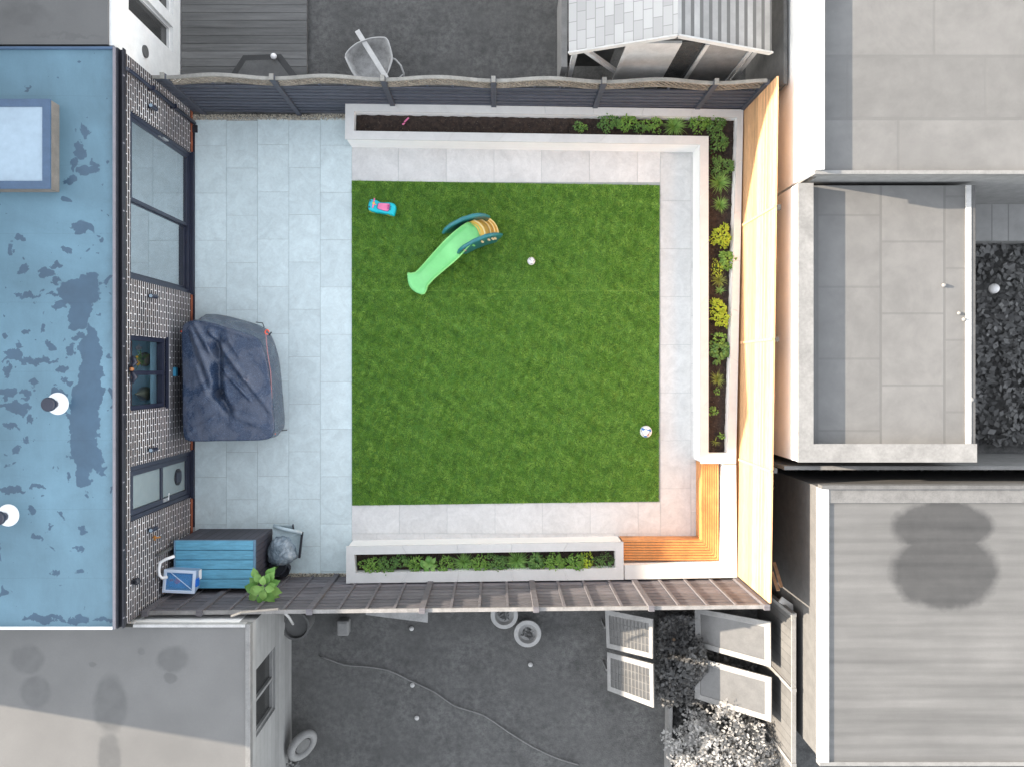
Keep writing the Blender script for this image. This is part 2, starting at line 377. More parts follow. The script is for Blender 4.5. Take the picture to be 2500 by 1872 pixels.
def m_lines(name,base,line,axis,period,width,var=.12,rough=.7,bm=.4,sc=3,cross=None):
    """boards or ribs: dark line every period metres along axis"""
    m,nt,bs=nodes(name); co=objco(nt); s=N(nt,'ShaderNodeSeparateXYZ'); L(nt,co,s.inputs[0]); x=s.outputs['XYZ'.index(axis)]
    fr=math_(nt,'FRACT',math_(nt,'DIVIDE',x,period)); ln=math_(nt,'LESS_THAN',fr,width/period)
    if cross:
        x2=s.outputs['XYZ'.index(cross[0])]; f2=math_(nt,'FRACT',math_(nt,'DIVIDE',math_(nt,'ADD',x2,math_(nt,'MULTIPLY',math_(nt,'FLOOR',math_(nt,'DIVIDE',x,period)),cross[1]*.37)),cross[1])); ln=math_(nt,'MAXIMUM',ln,math_(nt,'MULTIPLY',math_(nt,'LESS_THAN',f2,cross[2]),.7))
    fl=math_(nt,'FLOOR',math_(nt,'DIVIDE',x,period)); wh=N(nt,'ShaderNodeTexWhiteNoise',noise_dimensions='1D'); L(nt,fl,wh.inputs['W'])
    k=math_(nt,'MULTIPLY',ramp(nt,noise(nt,sc,5,.65,co),.3,.7,1-var,1+var),ramp(nt,wh.outputs['Value'],0,1,1-var,1+var))
    vm=N(nt,'ShaderNodeVectorMath',operation='SCALE'); vm.inputs[0].default_value=base; L(nt,k,vm.inputs['Scale'])
    L(nt,mixc(nt,ln,vm.outputs[0],line),bs.inputs['Base Color']); bs.inputs['Roughness'].default_value=rough
    c2=mixc(nt,ramp(nt,noise(nt,.8,6,.7,co,dist=1),.45,.62,0,.22),mixc(nt,ln,vm.outputs[0],line),tuple(x*.55 for x in base)); L(nt,c2,bs.inputs['Base Color'])
    bump(nt,bs,math_(nt,'SUBTRACT',1,ln),bm,.01); return m
def m_lawn_grey():
    m,nt,bs=nodes('grey_turf'); co=objco(nt)
    c=mixc(nt,ramp(nt,noise(nt,1.6,6,.6,co),.3,.7),g(.085),g(.16)); c=mixc(nt,ramp(nt,noise(nt,9,6,.75,co),.38,.62,0,.75),c,g(.055))
    c=mixc(nt,ramp(nt,noise(nt,.7,3,.5,co),.45,.6,0,.4),c,g(.10)); L(nt,c,bs.inputs['Base Color']); bs.inputs['Roughness'].default_value=.95
    bump(nt,bs,noise(nt,40,5,.7,co),.8,.03); return m
M['lawngrey']=m_lawn_grey()

# ---------------------------------------------------------------- fast meshes
def fast_mesh(name,verts,nper,mat_,parent=None):
    """verts (n*nper,3): n separate polygons of nper corners"""
    n=len(verts)//nper; me=bpy.data.meshes.new(name)
    me.vertices.add(len(verts)); me.vertices.foreach_set('co',np.asarray(verts,dtype=np.float32).ravel())
    me.loops.add(n*nper); me.loops.foreach_set('vertex_index',np.arange(n*nper,dtype=np.int32))
    me.polygons.add(n); me.polygons.foreach_set('loop_start',np.arange(n,dtype=np.int32)*nper)
    me.update(calc_edges=True); me.materials.append(mat_)
    o=bpy.data.objects.new(name,me); COL.objects.link(o)
    if parent: attach(o,parent)
    return o
def leaf_cloud(pts,size,up=.5):
    """rhombic leaves at pts"""
    n=len(pts); yaw=RNG.uniform(0,2*np.pi,n); tilt=RNG.normal(0,1-up,n)
    d=np.stack([np.cos(yaw)*np.cos(tilt),np.sin(yaw)*np.cos(tilt),np.sin(tilt)],1)
    s=np.stack([-np.sin(yaw),np.cos(yaw),RNG.normal(0,.35,n)],1); L_=(size*RNG.uniform(.6,1.3,n))[:,None]
    a=pts-d*L_*.5; b=pts+s*L_*.3; c=pts+d*L_*.5; e=pts-s*L_*.3
    return np.stack([a,b,c,e],1).reshape(-1,3)
def vnoise(x,y,f,seed=0):
    r=np.random.default_rng(seed); t=np.zeros_like(x)
    for k in range(6):
        a=r.uniform(0,2*np.pi); ff=f*r.uniform(.6,1.7); t+=np.sin((x*np.cos(a)+y*np.sin(a))*ff+r.uniform(0,6.28))
    return t/6

# ================================================================ GROUND
struct(MB().box(-60,60,-60,60,-.6,-.03).build('ground',M['earth']))
def sheet(name,pts,z,m,th=.02,kind='structure'):
    return struct(MB().prism(pts,z-th,z).build(name,m),kind)
sheet('neighbour_lawn',[(-9.5,4.98),(1.15,4.98),(1.15,9),(-9.5,9)],-.004,M['lawngrey'])
sheet('neighbour_lawn',[(-3.9,-4.0),(3.3,-4.0),(3.3,-9.5),(-3.9,-9.5)],-.004,M['lawngrey'])
# ---- patio
def tiles(cols,name,m):
    mb=MB()
    for (p00,p10,p11,p01) in cols:
        c=Vector([sum(p[0] for p in (p00,p10,p11,p01))/4,sum(p[1] for p in (p00,p10,p11,p01))/4])
        q=[]
        for p in (p00,p10,p11,p01):
            q.append((p[0]-math.copysign(.0025,p[0]-c.x),p[1]-math.copysign(.0025,p[1]-c.y)))
        mb.prism(q,-.02,0.0)
    return mb.build(name,m)
def rect(u0,u1,v0,v1): return (W2(u0,v0),W2(u1,v0),W2(u1,v1),W2(u0,v1))
cu=[476,552.6,628.6,705.2,782,859]
ts=[]
for i in range(5):
    v=[356.6,411,353.6,409.5,355][i]-115.4; top=293-i*.9
    while v<1400:
        a,b=max(v,top),min(v+115.4,1399)
        if b-a>4: ts.append(rect(cu[i],cu[i+1],a,b))
        v+=115.4
struct(MB().box(-5.80,4.4,-3.84,4.80,-.028,-.007).build('patio_grout',M['grout']))
struct(tiles(ts,'patio_paving',M['pave_blue_cast']))
ts=[]
xs=[859,973,1089.5,1206,1322,1439,1556,1612]
for a,b in zip(xs,xs[1:]): ts.append(rect(a,b,340,446))
vs_=[340,374.5,491,608,725,842,958.6,1075,1192,1308.5]
for a,b in zip(vs_,vs_[1:]): ts.append(rect(1612,1687,a,b))
vs2=[340,420,537,654,771,888,1005,1128,1250,1311]
for a,b in zip(vs2,vs2[1:]): ts.append(rect(1687,1720,a,b))
xs=[859,974.6,1091.6,1208.6,1324,1441,1558,1612]
for a,b in zip(xs,xs[1:]): ts.append(rect(a,b,1225,1302))
xs=[859,920,1036,1152,1268,1384,1500,1530.5,1612]
for a,b in zip(xs,xs[1:]): ts.append(rect(a,b,1302,1330))
ts.append(rect(1612,1687,1308.5,1330)); ts.append(rect(1687,1720,1311,1330))
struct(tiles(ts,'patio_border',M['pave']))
# ---- gravel strips
def gravel(u0,u1,v0,v1,n):
    a=W(u0,v0); b=W(u1,v1); x=RNG.uniform(a.x,b.x,n); y=RNG.uniform(min(a.y,b.y),max(a.y,b.y),n); z=RNG.uniform(-.012,.006,n)
    mb=MB()
    for i in range(n):
        r=random.uniform(.007,.016); c=Vector((x[i],y[i],z[i])); k=[c+Vector((random.uniform(.6,1)*r*dx,random.uniform(.6,1)*r*dy,random.uniform(.6,1)*r*dz)) for dx,dy,dz in ((1,0,0),(0,1,0),(-1,0,0),(0,-1,0),(0,0,1),(0,0,-1))]
        mb.add(k,[(0,1,4),(1,2,4),(2,3,4),(3,0,4),(1,0,5),(2,1,5),(3,2,5),(0,3,5)])
    o=mb.build('gravel',M['gravel']); struct(o,'stuff')
gravel(463,850,280,294,2600); gravel(690,850,1398,1409,1100)
# ---- lawn
LQ=[W2(859,442),W2(1610,453),W2(1608,1223),W2(860,1233)]
sheet('lawn_base',LQ,.012,M['turfbase'],.03)
def turf():
    n=330000; u=RNG.uniform(0.001,.999,n); v=RNG.uniform(0.001,.999,n); A,B,C,D=[np.array(p) for p in LQ]
    p=(1-u)[:,None]*(1-v)[:,None]*A+u[:,None]*(1-v)[:,None]*B+u[:,None]*v[:,None]*C+(1-u)[:,None]*v[:,None]*D
    x,y=p[:,0],p[:,1]
    ang=vnoise(x,y,13,1)*3.0+vnoise(x,y,31,7)*2.5+RNG.normal(0,1.0,n); cl=.6*vnoise(x,y,17,2)+.6*vnoise(x,y,43,8)+.5*vnoise(x,y,90,12)
    seam=np.exp(-((y-W(0,710).y)/.012)**2); ang=np.where(seam>.4,RNG.choice([0,np.pi],n),ang)
    lean=np.clip(.58+.55*cl+RNG.normal(0,.2,n),.05,1.2)+seam*.5
    Ln=.040*RNG.uniform(.6,1.25,n)*(1+.25*vnoise(x,y,6,3)); wd=.0038
    b=np.stack([x,y,np.full(n,.010)],1); d=np.stack([np.cos(ang)*np.sin(lean),np.sin(ang)*np.sin(lean),np.cos(lean)],1)*Ln[:,None]
    s=np.stack([-np.sin(ang),np.cos(ang),np.zeros(n)],1)*wd
    return fast_mesh('grass',np.stack([b-s,b+s,b+d],1).reshape(-1,3),3,M['grass'])
struct(turf(),'stuff')

# ================================================================ PLANTERS
ZC=.6
def ring(outer,inner,root,z0=0.,z1=.6):
    o=[W2(u,v,z1) for u,v in outer]; i=[W2(u,v,z1) for u,v in inner]
    wo=offset_poly(o,.018); wi=offset_poly(i,-.012); n=len(o); mb=MB()
    for k in range(n):
        a,b,c,d=wo[k],wo[(k+1)%n],wi[(k+1)%n],wi[k]
        mb.prism([a,b,c,d],z0-.02,z1-.035)
    mb.build('wall',M['white'],root)
    cp=MB()
    for k in range(n):
        a,b,c,d=[Vector(p) for p in (o[k],o[(k+1)%n],i[(k+1)%n],i[k])]
        ln=(b-a).length; m=max(1,round(ln/.95))
        for j in range(m):
            t0,t1=j/m,(j+1)/m; e=.0022/ln
            t0+=e if j else 0; t1-=e if j<m-1 else 0
            cp.prism([tuple(a.lerp(b,t0)),tuple(a.lerp(b,t1)),tuple(d.lerp(c,t1)),tuple(d.lerp(c,t0))],z1-.035,z1)
    cp.build('coping',M['coping'],root)
    return wi
pl=thing('raised_planter','long L-shaped white rendered planter with stone coping running along the top and right fences','planter',W(1757,300,0))
inner=[(865,272),(1800,287),(1776,1105),(1730,1105),(1730,333),(864,320)]
wi=ring([(843,253),(1815,268),(1797,1131),(1711,1131),(1709,353),(842,340)],inner,pl)
def soil_mesh(polys,root,z=.35):
    mb=MB()
    for (a,b,c,d) in polys:
        a,b,c,d=[Vector(p) for p in (a,b,c,d)]; nu=max(2,int((b-a).length/.035)); nv=max(2,int((d-a).length/.035)); vs=[]
        for j in range(nv+1):
            for i in range(nu+1):
                p=a.lerp(b,i/nu).lerp(d.lerp(c,i/nu),j/nv); vs.append((p.x,p.y,z+.018*math.sin(p.x*23+p.y*7)*math.sin(p.y*19)+random.uniform(-.012,.012)))
        mb.add(vs,[(j*(nu+1)+i,j*(nu+1)+i+1,(j+1)*(nu+1)+i+1,(j+1)*(nu+1)+i) for j in range(nv) for i in range(nu)])
    return mb.build('soil',M['soil'],root,smooth=True)
P=lambda u,v:W2(u,v,.6)
soil_mesh([(wi[0],wi[1],(wi[1][0],wi[4][1]),wi[5]),((wi[4][0],wi[4][1]),(wi[1][0],wi[4][1]),wi[2],wi[3])],pl)
pb=thing('raised_planter','low rectangular white planter with stone coping full of leafy plants beside the bottom fence','planter',W(1185,1375,0))
wb=ring([(845,1333),(1522,1322),(1523,1414),(845,1423)],[(865,1353),(1502,1343),(1503,1386),(868,1398)],pb)
soil_mesh([(wb[0],wb[1],wb[2],wb[3])],pb)
# seat wall behind the bench
sw=thing('seat_wall','low white rendered corner wall with pale coping behind the timber bench','wall',W(1790,1395,0))
so=[(1797,1133),(1800,1409),(1525,1413.5)]; si=[(1765,1133),(1761,1373),(1525,1378)]
O=[W2(u,v,.6) for u,v in so]; I=[W2(u,v,.6) for u,v in si]
mb=MB(); e=.014
mb.prism([(O[0][0]-.01,O[0][1]),(O[1][0]-.01,O[1][1]+.01),(I[1][0]+e,I[1][1]-e),(I[0][0]+e,I[0][1])],-.02,.565)
mb.prism([(O[1][0]-.01,O[1][1]+.01),(O[2][0],O[2][1]+.01),(I[2][0],I[2][1]-e),(I[1][0]+e,I[1][1]-e)],-.02,.565)
mb.build('wall',M['white'],sw)
cp=MB()
for k in range(2):
    a,b,c,d=[Vector(p) for p in (O[k],O[k+1],I[k+1],I[k])]; m=3
    for j in range(m):
        t0,t1=j/m+(.001 if j else 0),(j+1)/m-(.001 if j<m-1 else 0)
        cp.prism([tuple(a.lerp(b,t0)),tuple(a.lerp(b,t1)),tuple(d.lerp(c,t1)),tuple(d.lerp(c,t0))],.565,.6)
cp.build('coping',M['coping'],sw)
# corner bench
bn=thing('corner_bench','L-shaped slatted timber bench set into the bottom right corner between the planters','bench',W(1735,1345,0))
fx,fy=W2(1712,1318,.45); bx,by=I[1][0]+e-.012,I[1][1]-e+.012
ty=W2(0,1131,.6)[1]; lx=W2(1523,0,.6)[0]
for k in range(8):
    t0,t1=k/8,(k+1)/8-.03
    x0,x1=fx+(bx-fx)*t0,fx+(bx-fx)*t1; y0,y1=fy+(by-fy)*t0,fy+(by-fy)*t1
    MB().prism([(x0,ty-.003),(x1,ty-.003),(x1,y1),(x0,y0)],.425,.45).build('slat',M['bench'],bn,bevel=.003)
    MB().prism([(lx+.003,y0),(lx+.003,y1),(x1,y1),(x0,y0)],.4248,.4502).build('slat',M['bench'],bn,bevel=.003)
for (x0,x1,y0,y1) in ((fx+.012,fx+.03,fy-.03,ty-.01),(lx+.01,fx+.012,fy-.03,fy-.012)):
    mb=MB()
    for q in range(5): mb.box(x0,x1,y0,y1,.02+q*.08,.02+q*.08+.073)
    mb.build('front_board',M['bench'],bn)

# ================================================================ FENCES
def lerp(a,b,t): return a+(b-a)*t
# top fence
tf=thing('trellis_fence','charcoal slatted fence with wavy trellis top and pale capping rail above the long planter','fence',(0,4.81,0))
ya=lambda x: lerp(4.885,4.775,(x+5.7)/10.2)
px_=[-5.56,-3.75,-1.91,-.07,1.77,3.63,4.47]
def wave(t,full=1.): return 1.80+.13*.5*(1-math.cos(2*math.pi*t))**1.0*1.0
segs=[(-5.75,-5.56,0,.1)]+[(px_[i],px_[i+1],0,1) if i<5 else (px_[i],px_[i+1],0,.46) for i in range(6)]
for (x0,x1,t0,t1) in segs:
    if x1-x0<.3:
        mb=MB()
        for q in range(11): mb.box(x0,x1-.05,ya(x0)-.01,ya(x0)+.01,.05+q*.16,.05+q*.16+.14)
        mb.build('slat_panel',M['fencedark'],tf); MB().bar((x0,ya(x0),1.8),(x1-.05,ya(x1),1.8),.05,.04).build('top_rail',M['fencetop'],tf); continue
    a,b=x0+.05,x1-.05; mb=MB()
    for q in range(9):
        z0=.06+q*.158
        mb.bar((a,ya(a),z0+.065),(b,ya(b),z0+.065),.018,.104,up=(0,0,1))
    for q in range(4):
        xx=lerp(a,b,(q+.5)/4); mb.bar((xx,ya(xx)+.03,.04),(xx,ya(xx)+.03,1.48),.03,.035)
    mb.build('slat_panel',M['fencedark'],tf)
    mb=MB()
    for q in range(8):
        z0=.06+q*.158; mb.bar((a,ya(a)+.055,z0+.144),(b,ya(b)+.055,z0+.144),.016,.085)
    mb.build('gap_shade_slats',M['dark'],tf)  # near-black layer behind the slats, its colour stands in for shade in the gaps
    nseg=24; pts=[]
    for i in range(nseg+1):
        t=i/nseg; xx=lerp(a-.02,b+.02,t); tt=lerp(t0,t1,t); pts.append(Vector((xx,ya(xx),1.80+.14*math.sin(math.pi*tt)**2)))
    mb=MB()
    for p,q in zip(pts,pts[1:]): mb.bar(p,q+(q-p)*.02,.055,.035)
    mb.build('top_rail',M['fencetop'],tf)
    # diagonal lattice clipped between bottom wave and top rail
    mb=MB(); top=lambda xx:1.78+.14*math.sin(math.pi*lerp(t0,t1,(xx-a)/(b-a)))**2; bot=lambda xx:top(xx)-.27
    for sgn in (1,-1):
        s=-.6
        while s<(b-a)+.6:
            run=None; step=.02; pp=None
            k=0
            while k<=40:
                zz=1.45+k*.0125; xx=a+s+sgn*(zz-1.62)*1.0; ok=a<=xx<=b and bot(xx)<=zz<=top(xx)
                if ok and run is None: run=(xx,zz)
                if (not ok or k==40) and run is not None:
                    if pp and abs(pp[1]-run[1])>.03: mb.bar((run[0],ya(run[0])+sgn*.005,run[1]),(pp[0],ya(pp[0])+sgn*.005,pp[1])  ,.012,.018)
                    run=None
                pp=(xx,zz) if ok else pp; k+=1
            s+=.095
    for i in range(nseg):
        p=pts[i]-Vector((0,0,.29)); q=pts[i+1]-Vector((0,0,.29)); mb.bar(p,q+(q-p)*.02,.03,.03)
    mb.build('trellis',M['trellis'],tf)
for x in px_:
    zt=1.86; MB().box(x-.045,x+.045,ya(x)-.045,ya(x)+.045,-.02,zt).build('post',M['fencedark'],tf,bevel=.004)
    if x<4.4: MB().box(x-.035,x+.035,ya(x)-.05,ya(x)+.05,zt+.002,zt+.03).build('post_cap',M['fencetop'],tf)
# bottom fence
bf=thing('board_fence','weathered grey horizontal board fence with battens along the bottom edge of the garden','fence',(0,-3.84,0))
yb=lambda x: lerp(-3.905,-3.80,(x+5.7)/10.2)
bx_=[-5.69,-4.81,-3.04,-1.22,.62,2.48,4.34]
for x0,x1 in zip(bx_,bx_[1:]):
    a,b=x0+.045,x1-.045; mb=MB()
    for q in range(11):
        z0=.05+q*.192; j=random.uniform(-.012,.012)
        mb.hexa([(a,yb(a)-.012,z0),(b,yb(b)-.012,z0+j),(b,yb(b)+.002,z0+j),(a,yb(a)+.002,z0),(a,yb(a)-.012,z0+.15),(b,yb(b)-.012,z0+.15+j),(b,yb(b)-.003,z0+.15+j),(a,yb(a)-.003,z0+.15)])
    mb.build('board_panel',M['fencegrey'],bf)
    MB().hexa([(a,yb(a)-.045,.03),(b,yb(b)-.045,.03),(b,yb(b)-.03,.03),(a,yb(a)-.03,.03),(a,yb(a)-.045,2.16),(b,yb(b)-.045,2.16),(b,yb(b)-.03,2.16),(a,yb(a)-.03,2.16)]).build('gap_shade_sheet',M['dark'],bf)  # dark sheet added behind the boards so the gaps read as shaded lines
    nb=4 if x1-x0>1.2 else 2
    for q in range(1,nb):
        xx=lerp(x0,x1,q/nb); MB().box(xx-.022,xx+.022,yb(xx)+.003,yb(xx)+.028,.05,2.16).build('batten',M['fencegrey'],bf)
    MB().bar((x0+.03,yb(x0)-.005,2.185),(x1-.03,yb(x1)-.005,2.185),.06,.035).build('top_rail',M['railgrey'],bf)
for x in bx_: MB().box(x-.05,x+.05,yb(x)-.05,yb(x)+.045,-.02,2.24).build('post',M['fencegrey'],bf,bevel=.004)
# right fence
rf=thing('cedar_fence','tall warm cedar slat fence catching the low sun along the right side','fence',(4.43,.5,0))
xr=lambda y: lerp(4.365,4.485,(y+3.76)/8.5)
ry=[4.74,2.64,.506,-1.61,-3.74]
for y1,y0 in zip(ry,ry[1:]):
    mb=MB(); a,b=y0+.012,y1-.012
    for q in range(32):
        z0=.03+q*.0703; mb.hexa([(xr(a),a,z0),(xr(a)+.02,a,z0),(xr(b)+.02,b,z0),(xr(b),b,z0),(xr(a),a,z0+.058),(xr(a)+.02,a,z0+.058),(xr(b)+.02,b,z0+.058),(xr(b),b,z0+.058)])
    mb.build('slat_panel',M['cedar'],rf)
    MB().hexa([(xr(a)+.022,a,0),(xr(a)+.03,a,0),(xr(b)+.03,b,0),(xr(b)+.022,b,0),(xr(a)+.022,a,2.27),(xr(a)+.03,a,2.27),(xr(b)+.03,b,2.27),(xr(b)+.022,b,2.27)]).build('backing_board',M['cedar'],rf)
for y in ry[1:4]:
    MB().box(xr(y)-.016,xr(y)+.022,y-.022,y+.022,.02,2.27).build('joint_batten',M['cedar'],rf)
    MB().box(xr(y)+.033,xr(y)+.12,y-.04,y+.04,0,2.2).build('post',M['grey_dark'],rf)

# ================================================================ MAIN HOUSE
WX=-5.78; RZ=2.9
hs_=thing('brick_house','single-storey house extension with dark brick wall, white mortar and a stained blue flat roof','house',(-7.5,.5,0))
Y0,Y1=-3.93,4.93
mb=MB(); ops=[(1.45,4.10,.06,2.53),(-.63,.56,1.20,2.53),(-2.38,-1.51,.06,2.53)]
ys=sorted({Y0,Y1,*[o[0] for o in ops],*[o[1] for o in ops]})
for a,b in zip(ys,ys[1:]):
    o=[q for q in ops if q[0]<=a+1e-6 and q[1]>=b-1e-6]
    if o:
        _,_,z0,z1=o[0]
        if z0>.1: mb.box(WX-.27,WX,a,b,0,z0)
        mb.box(WX-.27,WX,a,b,z1,2.72)
    else: mb.box(WX-.27,WX,a,b,0,2.72)
mb.build('wall',M['brick'],hs_)
MB().box(-9.6,WX-.27,Y0,Y0+.2,0,2.72).box(-9.6,WX-.27,Y1-.2,Y1,0,2.72).box(-9.8,-9.6,Y0,Y1,0,2.72).build('side_wall',M['grey_white'],hs_)
MB().box(-9.55,WX-.28,Y0+.21,Y1-.21,0,.05).build('floor',M['roomfloor'],hs_)
mb=MB()
for a,b in ((Y0,-2.40),(-1.49,1.43),(4.12,Y1)): mb.box(WX,WX+.012,a,b,.0,.085)
mb.build('damp_course',M['dpc'],hs_)
roof=MB().box(-9.6,-5.86,Y0+.03,Y1-.03,2.70,2.90).build('roof',M['blue_roof'],hs_)
MB().box(-5.862,-5.825,Y0,Y1,2.66,2.935).build('roof_edge',M['lavtrim'],hs_)
MB().box(-9.6,-5.862,Y1-.035,Y1,2.72,2.94).build('roof_edge',M['kerbmembrane'],hs_)
MB().box(-9.6,-5.862,Y0,Y0+.035,2.72,2.95).build('roof_edge',M['flue_white'],hs_)
mb=MB().box(-5.823,-5.80,Y0,Y1,2.60,2.90)
mb.box(-5.80,-5.72,Y0,Y1,2.80,2.815).box(-5.735,-5.72,Y0,Y1,2.815,2.89); mb.build('gutter',M['dark'],hs_)
dp=Vector((-5.70,4.66,0)); MB().tube([(-5.75,4.66,2.8),(-5.72,4.66,2.7),(-5.715,4.66,2.5),(-5.715,4.66,.06)],.034,12).build('downpipe',M['blackmetal'],hs_,smooth=True)
MB().box(-5.77,-5.66,4.62,4.70,1.9,1.93).box(-5.77,-5.66,4.62,4.70,1.0,1.03).build('pipe_clip',M['blackmetal'],hs_)
for k in range(26):
    y=Y0+.15+k*.345
    if k%3==0: MB().box(-5.722,-5.712,y,y+.02,2.86,2.90).build('gutter_clip',M['lavtrim'],hs_)
# unseen upper storeys left of view, skyline shaped for the shade they cast
sky_=[(-4.48,3.0),(-4.48,5.3),(-3.95,5.3),(-3.95,4.45),(.2,4.47),(1.6,5.45),(3.0,5.2),(5.0,5.05),(6.2,5.75),(7.0,6.5),(7.3,7.35),(11,7.35),(13,6.4),(13,3.0)]
n=len(sky_); MB().add([(-9.8,y,z) for y,z in sky_]+[(-12.3,y,z) for y,z in sky_],[tuple(range(n)),tuple(range(n,2*n))[::-1]]+[(i,i+n,(i+1)%n+n,(i+1)%n) for i in range(n)]).build('unseen_storey',M['grey_mid'],hs_)
# glazed openings
def frame(root,name,y0,y1,z0,z1,w,x0,x1,m,mull=(),rails=()):
    mb=MB().box(x0,x1,y0,y0+w,z0,z1).box(x0,x1,y1-w,y1,z0,z1).box(x0,x1,y0+w,y1-w,z0,z0+w).box(x0,x1,y0+w,y1-w,z1-w,z1)
    for y in mull: mb.box(x0,x1,y-w/2,y+w/2,z0+w,z1-w)
    for z in rails: mb.box(x0,x1,y0+w,y1-w,z-w/2,z+w/2)
    return mb.build(name,m,root,bevel=.003)
d1=frame(hs_,'patio_door',1.45,4.10,.06,2.53,.07,WX-.12,WX-.02,M['blackmetal'])
frame(d1,'sash',2.70,4.03,.13,2.46,.055,WX-.075,WX-.03,M['blackmetal']); frame(d1,'sash',1.52,2.74,.13,2.46,.055,WX-.115,WX-.078,M['blackmetal'])
MB().box(WX-.058,WX-.050,2.755,3.975,.185,2.405).build('pane',M['glass'],d1); MB().box(WX-.10,WX-.092,1.575,2.685,.185,2.405).build('pane',M['glass'],d1)
MB().box(WX-.02,WX+.05,1.43,4.12,0.0,.055).box(WX-.02,WX+.01,1.45,4.10,.056,.075).build('sill',M['blackmetal'],d1)
MB().box(WX-.03,WX+.03,4.0,4.02,1.15,1.35).box(WX-.03,WX+.0,4.0,4.02,1.4,1.44).build('handle',M['steel'],d1)
w1=frame(hs_,'window',-.63,.56,1.20,2.53,.075,WX-.13,WX-.02,M['blackmetal'],mull=(-.035,))
MB().box(WX-.09,WX-.082,-.545,-.08,1.285,2.45).build('pane',M['glass2'],w1); MB().box(WX-.09,WX-.082,.01,.475,1.285,2.45).build('pane',M['glass2'],w1)
MB().box(WX-.02,WX+.045,-.65,.58,1.165,1.20).build('sill',M['blackmetal'],w1)
MB().box(-7.3,-6.50,-1.3,1.2,.86,.90).build('worktop',M['counter'],hs_)
MB().box(-6.50,-6.055,-1.3,1.2,.86,.905).box(-6.05,-5.92,-.60,.53,1.19,1.205).build('window_board',M['roomwall'],hs_)
MB().box(-7.4,-7.32,-1.3,1.2,.05,2.6).build('splashback',M['roomwall'],hs_)
dr=frame(hs_,'back_door',-2.38,-1.51,.06,2.53,.075,WX-.12,WX-.02,M['blackmetal'])
frame(dr,'leaf_frame',-2.30,-1.59,.14,2.45,.085,WX-.09,WX-.03,M['blackmetal'],rails=(1.28,))
MB().box(WX-.065,WX-.055,-2.21,-1.68,.23,2.36).build('pane',M['obscure'],dr)
mb=MB(); n=28
def disc_x(mb,x0,x1,cy,cz,r,n=28):
    mb.add([(x,cy+r*math.cos(2*math.pi*k/n),cz+r*math.sin(2*math.pi*k/n)) for x in (x0,x1) for k in range(n)],[tuple(range(n))[::-1],tuple(range(n,2*n))]+[(k,(k+1)%n,(k+1)%n+n,k+n) for k in range(n)])
disc_x(mb,WX-.055,WX-.04,-1.93,.55,.15); cf=mb.build('cat_flap',M['dark'],dr); MB().box(WX-.04,WX-.025,-2.02,-1.84,.44,.66).build('flap',M['blackmetal'],cf,bevel=.006)
MB().tube([(WX-.03,-2.25,1.15),(WX+.03,-2.25,1.15),(WX+.035,-2.13,1.15)],.011,8).box(WX-.03,WX-.02,-2.28,-2.22,1.02,1.24).build('handle',M['steel'],dr)
MB().box(WX-.02,WX+.05,-2.40,-1.49,0.0,.055).build('sill',M['blackmetal'],dr)
# wall lamps
def lamp(y):
    x=WX+.07; o=MB().lathe((x,y),[(.026,1.74),(.038,1.745),(.038,1.945),(.034,1.95)],20).box(WX,x-.01,y-.025,y+.025,1.79,1.89).build('wall_lamp',M['blackmetal'],hs_,smooth=False)
    MB().lathe((x,y),[(.028,1.951),(.028,1.956)],20).build('lens',M['skyglass'],o); return o
for v in (263,724,1097,1291): lamp((905-v)/129/1.14)
# twin flood lamp above the kitchen window
fl=MB().box(WX,WX+.03,-.02,.08,2.50,2.62).build('floodlight',M['dark'],hs_)
MB().tube([(WX+.03,.05,2.58),(WX+.09,.13,2.56),(WX+.03,.22,2.53)],[.02,.045,.03],10).build('lamp_head',M['blackmetal'],fl,smooth=True)
MB().tube([(WX+.03,.0,2.58),(WX+.09,-.10,2.56),(WX+.03,-.18,2.53)],[.02,.045,.03],10).build('lamp_head',M['blackmetal'],fl,smooth=True)
MB().lathe((WX+.055,.025),[(.012,2.56),(.03,2.575),(.03,2.62),(.014,2.64)],12).build('sensor',mat('sensor_amber',(.35,.14,.05),.4),fl,smooth=True)
MB().box(WX,WX+.05,-.10,.06,.80,.90).build('outdoor_socket',mat('socket_blue',(.05,.30,.48),.4),hs_,bevel=.008)
MB().box(WX,WX+.045,-.09,.05,.66,.79).build('socket_cover',M['dark'],hs_,bevel=.008)
MB().tube([(WX,-2.79,1.72),(WX+.09,-2.79,1.72),(WX+.1,-2.79,1.67)],.014,10).box(WX+.03,WX+.06,-2.83,-2.75,1.735,1.75).build('garden_tap',mat('brass',(.65,.30,.08),.35,metal=.8),hs_)
MB().lathe((WX+.06,-3.33),[(.03,2.38),(.055,2.42),(.055,2.47),(.03,2.5)],16).box(WX,WX+.05,-3.36,-3.30,2.43,2.50).build('security_camera',M['dark'],hs_,smooth=False)
# items on the window board and worktop
v_=thing('vase','round glass vase of yellow flowers inside the upper half of the kitchen window','vase',(-6.28,.22,.9))
MB().lathe((-6.22,.20),[(.05,.90),(.10,.94),(.125,1.02),(.10,1.10),(.05,1.14)],20).build('bowl',m_clear('smoked_glass',(.30,.26,.16),.75),v_,smooth=True)
mb=MB(); mp=MB()
for i in range(26):
    a=random.uniform(0,6.28); mb.leaf((-6.22,.20,1.12),a,random.uniform(.6,1.4),random.uniform(.12,.25),.02,.2)
    if i%4==0:
        c=Vector((-6.22+random.uniform(-.1,.1),.20+random.uniform(-.1,.1),1.36+random.uniform(-.05,.05)))
        for k in range(6): mp.leaf(c,k*1.05,.3,.03,.022,.2)
mb.build('stems',M['leaf'],v_); mp.build('petals',M['petal'],v_)
j_=thing('jar','tapering olive glass jar on the worktop inside the lower half of the kitchen window','jar',(-6.28,-.42,.9))
